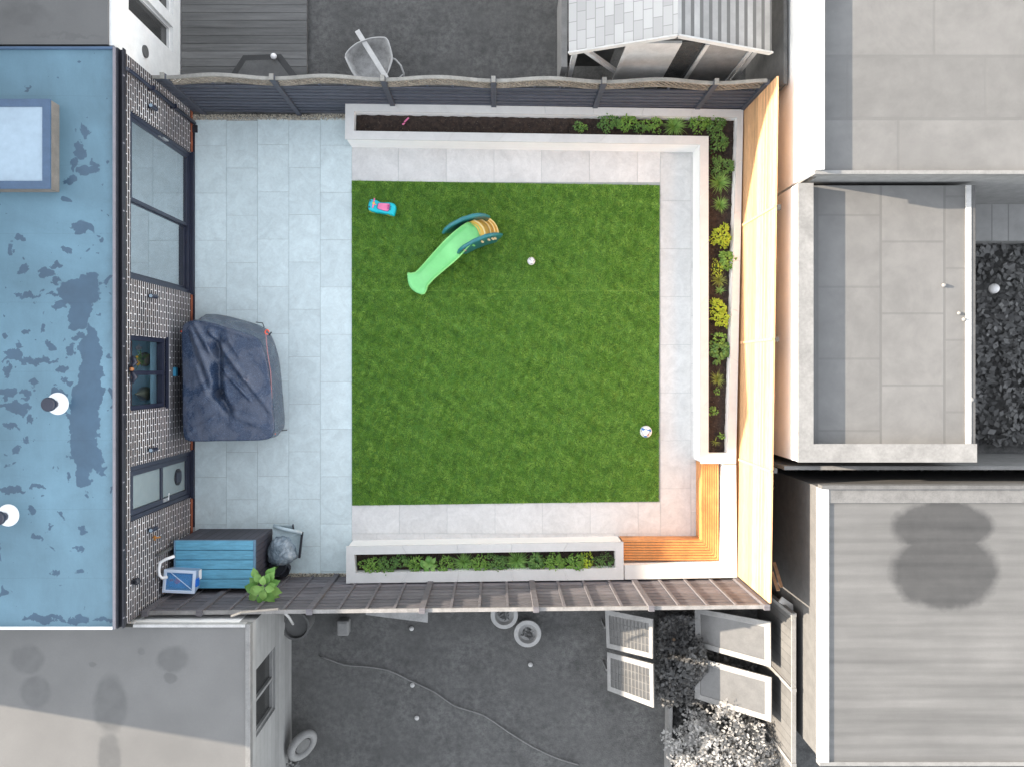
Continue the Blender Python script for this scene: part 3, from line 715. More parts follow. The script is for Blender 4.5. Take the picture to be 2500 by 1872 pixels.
MB().lathe((-6.22,-.40),[(.07,.90),(.12,.96),(.12,1.08),(.07,1.18),(.025,1.28),(.02,1.38)],20).build('glass',m_clear('olive_glass',(.16,.17,.10),.9),j_,smooth=True)
u_=thing('mug','small white mug on the brown worktop behind the kitchen window','mug',(-6.35,.42,.9))
MB().lathe((-6.36,.40),[(.035,.90),(.04,.99),(.034,.99),(.03,.92)],16).build('cup',M['ballwhite'],u_,smooth=True); MB().tube([(-6.36,.44,.97),(-6.36,.47,.95),(-6.36,.44,.92)],.006,6).build('handle',M['ballwhite'],u_)
# rooflight
sk=MB().box(-8.6,-6.69,2.72,4.05,2.88,3.13).build('rooflight',M['kerbside'],hs_,bevel=.008)
frame_=MB(); x0,x1,y0,y1=-8.6,-6.685,2.715,4.055; ww=.115
frame_.box(x0,x1,y0,y0+ww,3.132,3.165).box(x0,x1,y1-ww,y1,3.132,3.165).box(x0,x0+ww,y0+ww,y1-ww,3.132,3.165).box(x1-ww,x1,y0+ww,y1-ww,3.132,3.165)
frame_.build('kerb_frame',M['kerbmembrane'],sk); MB().box(x0+ww,x1-ww,y0+ww,y1-ww,3.134,3.152).build('glass',M['skyglass'],sk)
# flues
def flue(u,v):
    p=W(u,v,2.9); o=MB().lathe((p.x,p.y),[(.17,2.90),(.165,2.915),(.14,2.925),(.135,2.94),(.11,2.95),(.09,2.97),(.075,3.0)],32).build('roof_flue',M['flue_white'],hs_,smooth=False)
    MB().lathe((p.x,p.y),[(.06,2.98),(.07,3.10),(.105,3.12),(.105,3.17),(.095,3.185)],28).build('flue_cap',M['blackmetal'],o,smooth=False)
flue(141,985); flue(20,1257)
# drain channel
dc=thing('drain_channel','narrow black slotted drain channel between the brick wall and the paving','drain',(-5.75,.5,0))
x0,x1=W(463,0).x,W(476,0).x; mb=MB().box(x0+.002,x1-.004,-2.95,4.53,-.015,-.003)
mb.box(x0+.002,x0+.012,-2.95,4.53,-.003,.006).box(x1-.014,x1-.004,-2.95,4.53,-.003,.006).box((x0+x1)/2-.004,(x0+x1)/2+.004,-2.95,4.53,-.003,.006)
y=-2.94
while y<4.52: mb.box(x0+.012,x1-.014,y,y+.014,-.003,.004); y+=.034
mb.build('grating',M['blackmetal'],dc); a=W2(466,307); b=W2(483,325)
MB().box(a[0],b[0],b[1],a[1],.002,.03).box(a[0]+.03,b[0]-.03,b[1]+.03,a[1]-.03,.03,.035).build('gully_cover',M['dark'],dc,bevel=.004)

# ================================================================ GARDEN OBJECTS
# barbecue cover
cv=thing('furniture_cover','dark blue wet fabric cover over bulky garden furniture against the brick wall','cover',(-5,-.1,0))
top=[(444,806),(463,784),(500,786),(560,803),(628,828),(650,880),(662,960),(668,1046),(650,1072),(540,1076),(463,1076),(447,1055),(445,930)]
base=[(474,818),(482,796),(503,768),(560,773),(650,803),(680,868),(692,975),(694,1043),(658,1062),(540,1062),(482,1060),(475,1045),(474,930)]
def cr(pts,m):
    out=[]; n=len(pts)
    for i in range(n):
        p0,p1,p2,p3=[np.array(pts[(i+k)%n],float) for k in (-1,0,1,2)]
        for j in range(m):
            t=j/m; out.append(.5*((2*p1)+(-p0+p2)*t*.7+(2*p0*.7-4.4*p1*.7-.0*p1+0*p2)*0+((2*p0-5*p1+4*p2-p3)*t*t+(-p0+3*p1-3*p2+p3)*t**3)*.7+(p2-p1)*2*t*.3))
    return out
T=cr(top,12); B=cr(base,12); nn=len(T)
creases=[((515,812),(600,925),.035,6),((600,925),(678,1024),.03,5),((475,790),(528,880),.03,7),((466,800),(520,935),.028,8),((548,900),(600,950),.02,4),((552,912),(612,975),.02,4),((545,905),(560,985),.012,7),((500,784),(628,828),.03,6),
 ((560,835),(585,870),.012,4),((575,1015),(664,1050),.015,6),((452,1060),(520,1020),.012,6),((480,900),(505,960),.012,4),((490,895),(510,955),-.012,4),((604,915),(640,960),.012,4)]
def crz(u,v):
    z=0
    for a,b,amp,w in creases:
        a=np.array(a,float); b=np.array(b,float); d=b-a; t=np.clip(np.dot((u-a[0],v-a[1]),d)/np.dot(d,d),0,1); q=a+d*t; dd=math.hypot(u-q[0],v-q[1]); z+=amp*math.exp(-(dd/w)**2)
    # sunken fold down the middle
    for a,b,amp,w in (((528,835),(530,960),-.085,12),((530,960),(556,1000),-.07,11)):
        a=np.array(a,float); b=np.array(b,float); d=b-a; t=np.clip(np.dot((u-a[0],v-a[1]),d)/np.dot(d,d),0,1); q=a+d*t; dd=math.hypot(u-q[0],v-q[1]); z+=amp*math.exp(-(dd/w)**2)
    return z*2.0+.012*math.sin(u*.11+v*.05)*math.sin(v*.08)
vs=[]; NR=34; NS=12; C0=np.array((560,930.))
for r in range(NR):
    f=(r+1)/NR
    for k in range(nn):
        p=C0+(T[k]-C0)*f; z=1.10-.03*f**6+crz(*p)*(1-f**8*.6); q=W(p[0],p[1],1.08); vs.append((q.x,q.y,z))
for s in range(1,NS+1):
    f=s/NS
    for k in range(nn):
        a=W(*T[k],1.08); b=W(*B[k],0.0); bul=.03*math.sin(math.pi*f)+.012*math.sin(k*.9+f*3)*math.sin(math.pi*f); q=a.lerp(b,min(1,f**1.15)); d=Vector((b.x+5.0,b.y+.2,0)).normalized()
        vs.append((q.x+d.x*bul,q.y+d.y*bul,1.07*(1-f)+.01))
tot=NR+NS; fs=[(r*nn+k,r*nn+(k+1)%nn,(r+1)*nn+(k+1)%nn,(r+1)*nn+k) for r in range(tot-1) for k in range(nn)]
c=len(vs); vs.append((*W2(560,930,1.08),1.10+crz(560,930))); fs+=[(c,(k+1)%nn,k) for k in range(nn)]
cvm=MB().add(vs,[f[::-1] for f in fs]).build('fabric',M['cover'],cv,smooth=True)
for (u,v) in ((652,811),(667,1059)):
    p=W(u,v,.86); MB().tube([p+Vector((math.cos(a)*.035,math.sin(a)*.04,.01*math.sin(a*2))) for a in [k*.5 for k in range(11)]],.011,8).build('toggle',M['orange'],cv,smooth=True)
p=W(442,809,.9); MB().tube([p,p+Vector((.05,-.03,.03))],.012,8).build('toggle',M['orange'],cv)
MB().tube([W(649,816,1.02),W(653,860,1.02),W(661,910,1.04),W(664,980,1.05),W(667,1052,1.03)],.007,6).build('elastic_cord',mat('cord_pink',(.38,.17,.18),.6),cv)
MB().tube([W(625,787,.3),W(641,789,.3),W(645,800,.3)],.008,6).build('strap',M['dark'],cv); MB().tube([W(656,820,.4),W(663,811,.4)],.012,6).build('strap',M['dark'],cv); MB().tube([W(675,1052,.15),W(701,1049,.05)],.009,6).build('strap',M['dark'],cv)
# storage box
sb=thing('storage_box','large dark plank-effect storage box with a blue-grey lid in the bottom left corner','storage box',(-4.9,-3.4,0))
a=W2(424,1319,1.15); b=W2(622,1436,1.15); bx0,bx1,by1,by0=a[0],b[0],a[1],b[1]
MB().box(bx0+.02,bx1-.02,by0+.02,by1-.02,0,1.07).build('body',m_lines('plank_body',(.060,.058,.072),(.02,.02,.026),'X',.145,.012,.15),sb)
mb=MB(); n=8
for k in range(n):
    y=lerp(by0+.03,by1-.03,k/n); mb.box(bx1-.02,bx1-.010,y,y+(by1-by0)/n*.80,.04,1.05)
mb.build('side_planks',M['boxbody'],sb)
mb=MB(); n=5; st=(by1-by0)/n
for k in range(n): mb.box(bx0+.03,bx1-.03,by0+k*st+.006,by0+(k+1)*st-.006,1.10,1.15)
mb.build('lid',M['lid'],sb,bevel=.005)
MB().box(bx0,bx1,by0,by1,1.071,1.115).box(bx0,bx0+.028,by0,by1,1.116,1.152).box(bx1-.028,bx1,by0,by1,1.116,1.152).build('lid_frame',mat('lid_edge',(.12,.22,.32),.5),sb,bevel=.005)
# clear crate on the box
cr_=thing('plastic_crate','clear plastic crate with blue contents standing on the storage box lid','crate',(-5.4,-3.55,1.15))
q=[W2(400,1389,1.5),W2(478,1393,1.5),W2(474,1449,1.5),W2(395,1446,1.5)]; qi=offset_poly(q,.05)
bt=offset_poly(q,.04); mb=MB()
for k in range(4):
    a,b=q[k],q[(k+1)%4]; c,d=bt[(k+1)%4],bt[k]
    mb.add([(*a,1.48),(*b,1.48),(*c,1.155),(*d,1.155)],[(0,1,2,3)])
mb.build('body',M['clearbox'],cr_)
mb=MB()
for k in range(4): mb.prism([q[k],q[(k+1)%4],qi[(k+1)%4],qi[k]],1.47,1.50)
mb.build('rim',M['clearrim'],cr_,bevel=.006)
inn=offset_poly(q,.075); MB().prism(inn,1.17,1.42).build('contents',mat('blue_bag',(.0,.19,.58),.45,.2,9,bmp=.8,bsc=12),cr_)
p=W(432,1418,1.44); MB().lathe((p.x,p.y),[(.05,1.42),(.045,1.445),(.0,1.455)],12).box(p.x-.13,p.x-.07,p.y,p.y+.04,1.42,1.435).build('red_item',mat('red_cloth',(.5,.05,.15),.6,.3),cr_)
MB().prism([offset_poly(q,.045)[k] for k in range(4)],1.462,1.466).build('lid',m_clear('clear_lid',(.15,.42,.75),.35),cr_)
MB().bar(W(414,1394,1.475),W(470,1440,1.475),.012,.006).build('crease',M['clearrim'],cr_)
MB().box(q[0][0]-.012,q[0][0]+.02,-3.67,-3.57,1.36,1.49).build('clip',M['bluep'],cr_,bevel=.004); MB().box(q[1][0]-.015,q[1][0]+.012,-3.68,-3.55,1.36,1.49).build('clip',M['bluep'],cr_,bevel=.004)
MB().box(q[1][0]-.012,q[1][0]-.004,-3.60,-3.44,1.22,1.34).build('paper_label',M['ballwhite'],cr_)
# sack-truck handle
st_=thing('sack_truck','white metal sack truck handle sticking out between brick wall and storage box','trolley',(-5.8,-3.2,0))
MB().tube([W(426,1357,1.66),W(405,1364,1.68),W(391,1372,1.70),W(388,1388,1.70),W(389,1403,1.68),W(395,1410,1.66),W(408,1408,1.6)],.026,10).build('handle',M['flue_white'],st_,smooth=True)
MB().box(-5.75,-5.70,-3.48,-3.44,0,1.62).box(-5.75,-5.70,-3.12,-3.08,0,1.62).box(-5.75,-5.70,-3.44,-3.12,.6,.66).build('frame',M['grey_dark'],st_)
# cabbage-leaf plant in a pot
def pot(root,c,r,h,m,z=0): return MB().lathe((c[0],c[1]),[(r*.75,z),(r,z+h),(r*1.05,z+h),(r*1.05,z+h+.02),(r*.88,z+h+.02),(r*.85,z+h-.02)],24).build('pot',m,root)
bp=thing('potted_plant','broad-leaved green plant standing beside the right end of the storage box','plant',(-4.0,-3.62,0))
pot(bp,(-4.05,-3.60),.15,.4,M['dark'])
def ovate(mb,base,yaw,pitch,Ln,w,droop=.25):
    b=Vector(base); d=Vector((math.cos(yaw),math.sin(yaw),0)); sd=Vector((-d.y,d.x,0)); p=b.copy(); a=pitch; vs=[]; prof=[.12,.62,.95,1,.8,.35,.03]
    for i in range(7):
        ww=w/2*prof[i]; vs+=[p-sd*ww+Vector((0,0,ww*.28)),p,p+sd*ww+Vector((0,0,ww*.28))]; p=p+(d*math.cos(a)+Vector((0,0,math.sin(a))))*(Ln/6); a-=droop
    mb.add(vs,[f for i in range(6) for f in ((3*i,3*i+1,3*i+4,3*i+3),(3*i+1,3*i+2,3*i+5,3*i+4))])
mb=MB()
for (u,v,yw,L_,z) in ((628,1410,120,.20,.85),(640,1412,150,.18,.8),(652,1410,60,.24,.9),(658,1425,10,.2,.8),(640,1432,200,.26,.95),(632,1436,170,.27,.9),(640,1445,265,.24,.95),(650,1443,300,.24,.95),(655,1435,340,.26,.85),(630,1425,150,.2,.8),(648,1425,80,.2,1.0),(645,1430,230,.15,1.02),(652,1430,20,.16,1.0),(628,1447,215,.2,.8),(660,1442,320,.2,.8),(643,1428,100,.17,1.05),(646,1434,350,.18,1.06),(641,1436,190,.19,1.04),(645,1438,250,.2,1.0),(638,1420,130,.2,.95),(655,1418,50,.2,.95)):
    ovate(mb,W(u,v,z+.72),R(yw+random.uniform(-12,12)),.35,L_,L_*.68,.18)
mb.build('foliage',M['leafpale'],bp,smooth=True)
mb=MB()
for k in range(6): mb.tube([(-4.05,-3.6,.38),(-4.02+random.uniform(-.06,.06),-3.58+random.uniform(-.06,.06),1.0),(-3.95+random.uniform(-.1,.1),-3.6+random.uniform(-.1,.1),1.58)],.009,6)
mb.build('stem',M['leafdark'],bp)
# black pot, bag and folded sheet
kp=thing('plant_pot','round black plastic pot between the storage box and the bottom fence','pot',W(692,1390,0))
pot(kp,W2(693,1391,.2),.115,.24,M['dark'])
bgm=thing('plastic_bag','crumpled translucent grey plastic bag slumped beside the storage box','bag',W(690,1350,0))
vs=[];fs=[];nu,nv=36,14
pr=[(655,1372),(650,1345),(663,1318),(672,1306),(690,1302),(708,1308),(720,1330),(726,1358),(712,1372),(690,1383),(668,1380)]
pr=cr(pr,4); nu=len(pr)
for j in range(nv):
    f=j/(nv-1); sc_=math.cos(f*math.pi/2)**.55
    for i in range(nu):
        q=np.array((690,1348.))+(np.array(pr[i])-np.array((690,1348.)))*(sc_*(1+.05*math.sin(i*1.7+j)))
        w=W(q[0],q[1],.35); vs.append((w.x,w.y,.12+.48*math.sin(f*math.pi/2)+.03*math.sin(i*1.3+j*1.9)*(1-f)))
fs=[(j*nu+i,j*nu+(i+1)%nu,(j+1)*nu+(i+1)%nu,(j+1)*nu+i) for j in range(nv-1) for i in range(nu)]
MB().add(vs,fs).build('film',M['bag'],bgm,smooth=True)
pc=W(690,1348,.1); MB().lathe((pc.x,pc.y),[(.16,.02),(.17,.1),(.12,.16)],14).build('contents',M['dark'],bgm)
fs_=thing('folded_sheet','pale grey folded tarpaulin sheet lying behind the plastic bag','tarpaulin',W(700,1310,0))
Q=[W(668,1281,.42),W(716,1282,.42),W(718,1294,.36),W(739,1300,.40),W(731,1358,.30),W(664,1330,.40)]
mb=MB().add([tuple(p) for p in Q]+[(p.x,p.y,p.z-.03) for p in Q],[(0,1,2,5),(2,3,4,5),(11,8,7,6),(11,10,9,8)]+[(i,i+6,(i+1)%6+6,(i+1)%6) for i in range(6)]); mb.build('sheet',mat('tarpaulin',(.33,.40,.42),.45,.15,5,bmp=.5,bsc=9),fs_)
MB().bar(W(738,1298,.42),W(731,1360,.32),.035,.05).bar(W(715,1280,.43),W(717,1293,.38),.02,.04).build('edge_bar',M['dark'],fs_)
MB().tube([W(668,1283,.44),W(690,1290,.46),W(738,1300,.43)],.035,10).build('rolled_edge',mat('tarpaulin_roll',(.36,.44,.47),.4,.1),fs_,smooth=True)

# ---- slide
sd=thing('childrens_slide','green plastic slide with yellow steps and dark teal side rails on the lawn','slide',W(1110,600,0))
# cross sections: left px, right px, floor z, rim height
S=[((995,673),(1028,719),.05,.006),((996,667),(1036,717),.05,.012),((1004,668),(1040,710),.055,.02),((1014,666),(1042,704),.065,.04),((1021,660),(1044,697),.09,.06),((1035,645),(1059,681),.17,.07),((1055,622),(1083,660),.32,.075),((1075,600),(1107,640),.48,.08),((1086,588),(1120,628),.56,.08),((1110,566),(1141,604),.66,.08),((1128,552),(1158,590),.72,.075),((1143,543),(1171,581),.75,.03)]
nc=14; vs=[]
for (l,r_,z,rim) in S:
    a=W(*l,z+rim); b=W(*r_,z+rim); ax=Vector((b.y-a.y,a.x-b.x,0)).normalized()
    for k in range(nc+1):
        t=k/nc; p=a.lerp(b,t); e=abs(2*t-1); p.z=z+rim*(1 if k in(0,nc) else min(1,max(0,(e-.76)/.12)))
        i_=S.index((l,r_,z,rim)); bow={0:.09,1:.07,2:.05,3:.03}.get(i_,0); 
        if i_>=10: bow=-.05*(i_-9)
        p+= ax*bow*(1-e*e) ; vs.append(p)
m=len(S); top_=list(vs); vs=vs+[Vector((p.x,p.y,p.z-.03)) for p in vs]; o=m*(nc+1)
fs=[]
for i in range(m-1):
    for k in range(nc):
        a=i*(nc+1)+k; fs.append((a,a+1,a+nc+2,a+nc+1)); fs.append((o+a+nc+1,o+a+nc+2,o+a+1,o+a))
    a=i*(nc+1); fs.append((a,a+nc+1,o+a+nc+1,o+a)); a+=nc; fs.append((a+nc+1,a,o+a,o+a+nc+1))
for k in range(nc): fs.append((k+1,k,o+k,o+k+1)); a=(m-1)*(nc+1)+k; fs.append((a,a+1,o+a+1,o+a))
ch=MB().add(vs,fs).build('chute',M['mint'],sd,smooth=True)
# rolled rims
for side in (0,1):
    pts=[top_[i*(nc+1)+(0 if side==0 else nc)]+Vector((0,0,.0)) for i in range(m)]
    MB().tube(pts,.013,8).build('rim',mat('green_rim',(.28,.70,.22),.35,.05),sd,smooth=True)
# supports under the chute
mb=MB(); a=W(1100,590,.4); 
mb.prism([W2(1100,590,.6),W2(1122,612,.6),W2(1142,598,.6),W2(1118,572,.6)],0,.58).build('support',M['mint'],sd)
# steps
E=[((1143,543),(1171,581),.75),((1156,538),(1185,578),.74),((1156.5,538),(1185.5,578),.55),((1169.5,535),(1197.6,573),.55),((1170,535),(1198,573),.37),((1178.6,533),(1207.6,571.6),.37),((1179,533),(1208,571.6),.19),((1186.7,531.7),(1216,571.6),.19),((1187,531.7),(1216.5,571.6),0.0)]
nc2=10; vs=[]
for l,r_,z in E:
    a=W(*l,z); b=W(*r_,z); ax=Vector((b.y-a.y,a.x-b.x,0)).normalized()
    for k in range(nc2+1):
        t=k/nc2; p=a.lerp(b,t)-ax*.06*(1-(2*t-1)**2); vs.append(p)
fs=[(i*(nc2+1)+k,i*(nc2+1)+k+1,(i+1)*(nc2+1)+k+1,(i+1)*(nc2+1)+k) for i in range(len(E)-1) for k in range(nc2)]
for l,r_,z in (E[1],E[3],E[5],E[7]):
    pts=[]
    for k in range(nc2+1):
        t=k/nc2; a=W(*l,z); b=W(*r_,z); ax=Vector((b.y-a.y,a.x-b.x,0)).normalized(); pts.append(a.lerp(b,t)-ax*.06*(1-(2*t-1)**2)+Vector((0,0,.008)))
    MB().tube(pts,.016,8).build('step_nosing',mat('pale_yellow',(.88,.68,.30),.4,.04),sd,smooth=True)
sp=MB().add(vs,fs).build('steps',M['yellow'],sd); sm=sp.modifiers.new('thick','SOLIDIFY'); sm.thickness=.02; sm.offset=-1
# side rails: curved vertical panels with a rounded top
def rail(top_px,zs,hol):
    P_=[W(u,v,z) for (u,v),z in zip(top_px,zs)]
    # resample
    pts=[]; 
    for i in range(len(P_)-1):
        for j in range(6): pts.append(P_[i].lerp(P_[i+1],j/6))
    pts.append(P_[-1]); n=len(pts); rr=[.014+.022*math.sin(math.pi*min(1,max(0,(i+1)/(n+1))))**.5 for i in range(n)]
    o=MB().tube(pts,rr,12).build('side_rail',M['teal'],sd,smooth=True)
    vs=[]; 
    lows=[lerp(p.z-.06,.06,min(1,max(0,min((i+.5)/n/.30,(n-i-.5)/n/.16)))) for i,p in enumerate(pts)]
    for i,p in enumerate(pts):
        t=(pts[min(n-1,i+1)]-pts[max(0,i-1)]); nrm=Vector((-t.y,t.x,0)).normalized()*.014
        vs+=[p+nrm,p-nrm,Vector((p.x,p.y,lows[i]))-nrm,Vector((p.x,p.y,lows[i]))+nrm]
    fs=[(0,1,2,3)]+[(4*i+k,4*i+(k+1)%4,4*i+4+(k+1)%4,4*i+4+k) for i in range(n-1) for k in range(4)]+[(4*n-1,4*n-2,4*n-3,4*n-4)]
    MB().add(vs,fs).build('side_panel',M['teal'],sd)
    return pts
rail([(1081,569),(1088,559),(1101,549),(1131,534),(1155,527),(1171,525),(1184,526),(1195,530)],[.72,.82,.90,.97,.98,.95,.86,.72],False)
pr_=rail([(1118,618),(1122,611),(1132,603),(1158,588),(1185,577),(1200,573.5),(1212,572),(1226,573)],[.66,.78,.87,.95,.97,.95,.86,.70],True)
for (fr,mm,dz) in ((.30,'pink',.22),(.42,'mint',.24),(.54,'cream',.26),(.65,'cream',.27),(.75,'cream',.27),(.83,'cream',.26)):
    i=int(fr*(len(pr_)-1)); p=pr_[i]; t=(pr_[i+1]-pr_[i]); t.z=0; t.normalize(); nr=Vector((t.y,-t.x,0))
    c=p+nr*.024+Vector((0,0,-dz*1.2)); k=12
    vs=[c+nr*o_+t*(.021*math.cos(2*math.pi*j/k)-.03*math.sin(2*math.pi*j/k)*.6)+Vector((0,0,.14*math.sin(2*math.pi*j/k))) for o_ in (-.004,.004) for j in range(k)]
    MB().add(vs,[tuple(range(k))[::-1],tuple(range(k,2*k))]+[(j,(j+1)%k,(j+1)%k+k,j+k) for j in range(k)]).build('slot_inset',M[mm],sd)
# ---- ride-on car
rc=thing('ride_on_car','turquoise toy ride-on car with pink seat and pink handlebar on the lawn','toy car',W(930,507,0))
Z=lambda x,y,z:W(880+x/18.4,460+y/18.4,z)
out=[(400,545),(430,505),(520,490),(620,520),(720,540),(830,600),(950,640),(1150,645),(1320,645),(1450,665),(1560,740),(1600,850),(1585,1000),(1545,1150),(1500,1235),(1400,1210),(1250,1170),(1050,1140),(860,1100),(720,1090),(560,1050),(420,1010),(345,940),(335,840),(360,700)]
out=cr(out,3); cxy=np.mean(out,axis=0); vs=[]; lv=[(.06,.93),(.08,1.0),(.16,1.0),(.19,.97),(.21,.90),(.215,.7),(.215,.0)]
for z,s in lv:
    for p in out:
        q=cxy+(np.array(p)-cxy)*s; w=Z(q[0],q[1],.18); vs.append((w.x,w.y,z))
n=len(out); fs=[(j*n+i,j*n+(i+1)%n,(j+1)*n+(i+1)%n,(j+1)*n+i) for j in range(len(lv)-1) for i in range(n)]+[tuple(range(n))]
MB().add(vs,[f[::-1] for f in fs]).build('body',M['cyan'],rc,smooth=True)
se=cr([(810,680),(1000,672),(1290,700),(1300,780),(1270,960),(1190,1025),(1050,1000),(780,905),(780,800)],3); n=len(se)
def slab(pts,z0,z1,m,name,root,sh=.0):
    q=[tuple(Z(p[0],p[1],.24).xy) for p in pts]; return MB().prism(q,z0,z1).build(name,m,root,bevel=.008)
c_=np.mean(se,axis=0); slab([c_+(np.array(p)-c_)*1.10 for p in se],.20,.224,mat('seat_surround',(.10,.10,.28),.5),'seat_edge',rc); slab(se,.21,.245,M['pink'],'seat',rc)
MB().tube([Z(1260,760,.27),Z(1235,940,.27)],.014,8).build('backrest',mat('magenta',(.5,.06,.25),.4),rc,smooth=True)
MB().tube([Z(625,460,.34),Z(600,600,.36),Z(590,700,.37),Z(565,800,.36),Z(548,880,.34)],.016,8).tube([Z(590,740,.36),Z(700,730,.33)],.012,8).build('handlebar',M['pink'],rc,smooth=True)
MB().tube([Z(600,640,.375),Z(588,720,.38)],.024,10).build('horn',M['yellow'],rc,smooth=True)
MB().tube([Z(590,720,.2),Z(590,720,.36)],.016,8).build('steering_column',M['cyan'],rc)
for (x,y) in ((570,1035),(1340,1180),(600,640),(1400,780)):
    p=Z(x,y,.08); dn=Vector((.17,.98,0)).normalized(); MB().tube([p-dn*.02,p+dn*.02],.075,16).build('wheel',mat('wheel_lime',(.65,.62,.12),.4),rc)
for (x,y) in ((450,570),(395,860)): p=Z(x,y,.19); MB().lathe((p.x,p.y),[(.02,.18),(.02,.222),(.01,.226)],10).build('headlight',M['teal'],rc)
mb=MB()
for (x,y) in ((1370,830),(1355,905),(1340,975)): p=Z(x,y,.2); mb.box(p.x-.012,p.x+.012,p.y-.008,p.y+.008,.214,.2185)
mb.build('button_strip',M['teal'],rc)
# ---- balls
def ball(name,label,u,v,r,zb=.025):
    p=W(u,v,r+zb); root=thing(name,label,'ball',(p.x,p.y,zb)); c=Vector((p.x,p.y,zb+r))
    vs=[];nu,nv=32,16
    for j in range(nv+1):
        for i in range(nu): a=math.pi*j/nv; b=2*math.pi*i/nu; vs.append(c+Vector((math.sin(a)*math.cos(b),math.sin(a)*math.sin(b),math.cos(a)))*r)
    MB().add(vs,[(j*nu+i,(j+1)*nu+i,(j+1)*nu+(i+1)%nu,j*nu+(i+1)%nu) for j in range(nv) for i in range(nu)]).build('skin',M['ballwhite'],root,smooth=True)
    return root,c
def on_ball(c,r,x,y): # x,y in radii as seen from above
    d=math.sqrt(max(.01,1-x*x-y*y)); return c+Vector((x,y,d))*(r*1.006)
b1,c1=ball('ball','small pale ball with thin dark seams on the lawn beside the slide',1297,638,.074)
mb=MB()
for path in (((-.75,.4),(-.45,.42),(-.1,.85)),((-.45,.42),(-.25,.2),(.0,-.1)),((.35,.72),(.7,.45),(.82,.15),(.5,-.2)),((-.25,-.8),(.0,-.72),(.3,-.68))):
    pts=[]
    for (a,b) in zip(path,path[1:]): pts+=[on_ball(c1,.074,lerp(a[0],b[0],t/4),lerp(a[1],b[1],t/4)) for t in range(4)]
    pts.append(on_ball(c1,.074,*path[-1])); mb.tube(pts,.0045,6)
mb.build('seam',M['ballgrey'],b1)
b2,c2=ball('football','white football with blue patches near the right edge of the lawn',1577,1053,.112)
def patch(poly,m,nm):
    q=cr(poly,4); n=len(q); cc=np.mean(q,axis=0); vs=[on_ball(c2,.1125,*cc)]
    for f in (.5,1): vs+=[on_ball(c2,.1125,*(cc+(np.array(p)-cc)*f)) for p in q]
    MB().add(vs,[(0,1+i,1+(i+1)%n) for i in range(n)]+[(1+i,1+n+i,1+n+(i+1)%n,1+(i+1)%n) for i in range(n)]).build(nm,m,b2,smooth=True)
patch([(-.88,.45),(-.7,.68),(-.45,.55),(-.3,.4),(-.6,.25)],M['ballblue'],'patch'); patch([(-.2,.5),(.3,.42),(.65,.5),(.8,.1),(.5,.0),(.35,.2),(.0,.3)],M['ballblue'],'patch')
patch([(-.45,-.65),(-.25,-.62),(.1,-.7),(.05,-.88),(-.3,-.9)],M['ballblue'],'patch'); patch([(.1,-.35),(.35,-.3),(.25,-.6),(.05,-.62)],mat('ball_coral',(.7,.22,.12),.4),'patch')
mb=MB()
for path in (((-.85,.3),(-.78,.0),(-.5,-.55)),((.45,.0),(.3,-.25),(.15,-.5)),((-.45,.5),(-.2,.5))):
    mb.tube([on_ball(c2,.112,*p) for p in path],.006,6)
mb.build('seam',M['ballgrey'],b2)
# ---- trowel in soil
tr_=thing('trowel_handle','small pink plastic trowel lying on the bare soil of the top planter','trowel',W(993,294,.37))
MB().tube([W(987,299,.40),W(998,288,.42)],.016,8).build('handle',M['pink'],tr_,smooth=True); MB().prism([W2(986,300,.39),W2(989,302,.39),W2(984,306,.39),W2(981,303,.39)],.375,.385).build('blade',M['pink'],tr_)
# ================================================================ PLANTS in the planters
def bush(u,v,ru,rv,n,size,m,label,name='leafy_plant',z=.37,hh=.24,grp='plants growing in the raised planters'):
    if v<1300 and m!='leafgrey': n=int(n*1.7); size*=.78
    elif m!='leafgrey': n=int(n*2.4); size*=.8; rv*=1.22; ru*=1.1
    p=W(u,v,z); s=1/134.4; root=thing(name,label,'plant',p,grp)
    k=n*3; a=RNG.uniform(0,2*np.pi,k); rr=np.sqrt(RNG.uniform(0,1,k)); 
    lob=1+.22*np.sin(a*3+RNG.uniform(0,6))+.15*np.sin(a*5+RNG.uniform(0,6))
    x=p.x+np.cos(a)*rr*ru*s*lob; y=p.y+np.sin(a)*rr*rv*s*lob; zz=z+hh*np.sqrt(np.clip(1-rr**2,0,1))*RNG.uniform(.45,1.1,k)+.02
    keep=vnoise(x*1.0,y*1.0,28,int(u))+RNG.normal(0,.35,k)>-.35
    mb=MB()
    for i in np.nonzero(keep)[0][:n]: mb.leaf((x[i],y[i],zz[i]),a[i]+random.uniform(-.8,.8),random.uniform(.0,.7),size*random.uniform(.6,1.3),size*.6*random.uniform(.7,1.1),.35)
    mb.build('foliage',M[m],root)
    mb=MB()
    for i in range(7): mb.tube([(p.x+random.uniform(-.02,.02),p.y+random.uniform(-.02,.02),z-.03),(p.x+random.uniform(-1,1)*ru*s*.6,p.y+random.uniform(-1,1)*rv*s*.6,z+hh*.6)],.004,5)
    mb.build('stem',M['leafdark'],root); return root
def tuft(u,v,r,n,Ln,m,label,name='ornamental_grass',z=.37,grp='plants growing in the raised planters'):
    p=W(u,v,z); root=thing(name,label,'plant',p,grp); mb=MB(); s=r/134.4
    for i in range(n):
        a=random.uniform(0,6.28); q=random.random()*.35*s; mb.leaf((p.x+math.cos(a)*q,p.y+math.sin(a)*q,z),a+random.uniform(-.3,.3),random.uniform(.5,1.45),Ln*random.uniform(.5,1.15),.011,random.uniform(.25,.5),4)
    mb.build('blades',M[m],root); return root
bush(1408,314,9,9,22,.05,'leafdark','tiny dark sprig at the left of the leafy row in the top planter'); bush(1420,318,10,8,24,.05,'leaf','tiny round-leaved seedling on bare soil in the top planter')
bush(1485,302,27,20,190,.055,'leafdark','dense dark round-leaved clump at the left of the top planter foliage')
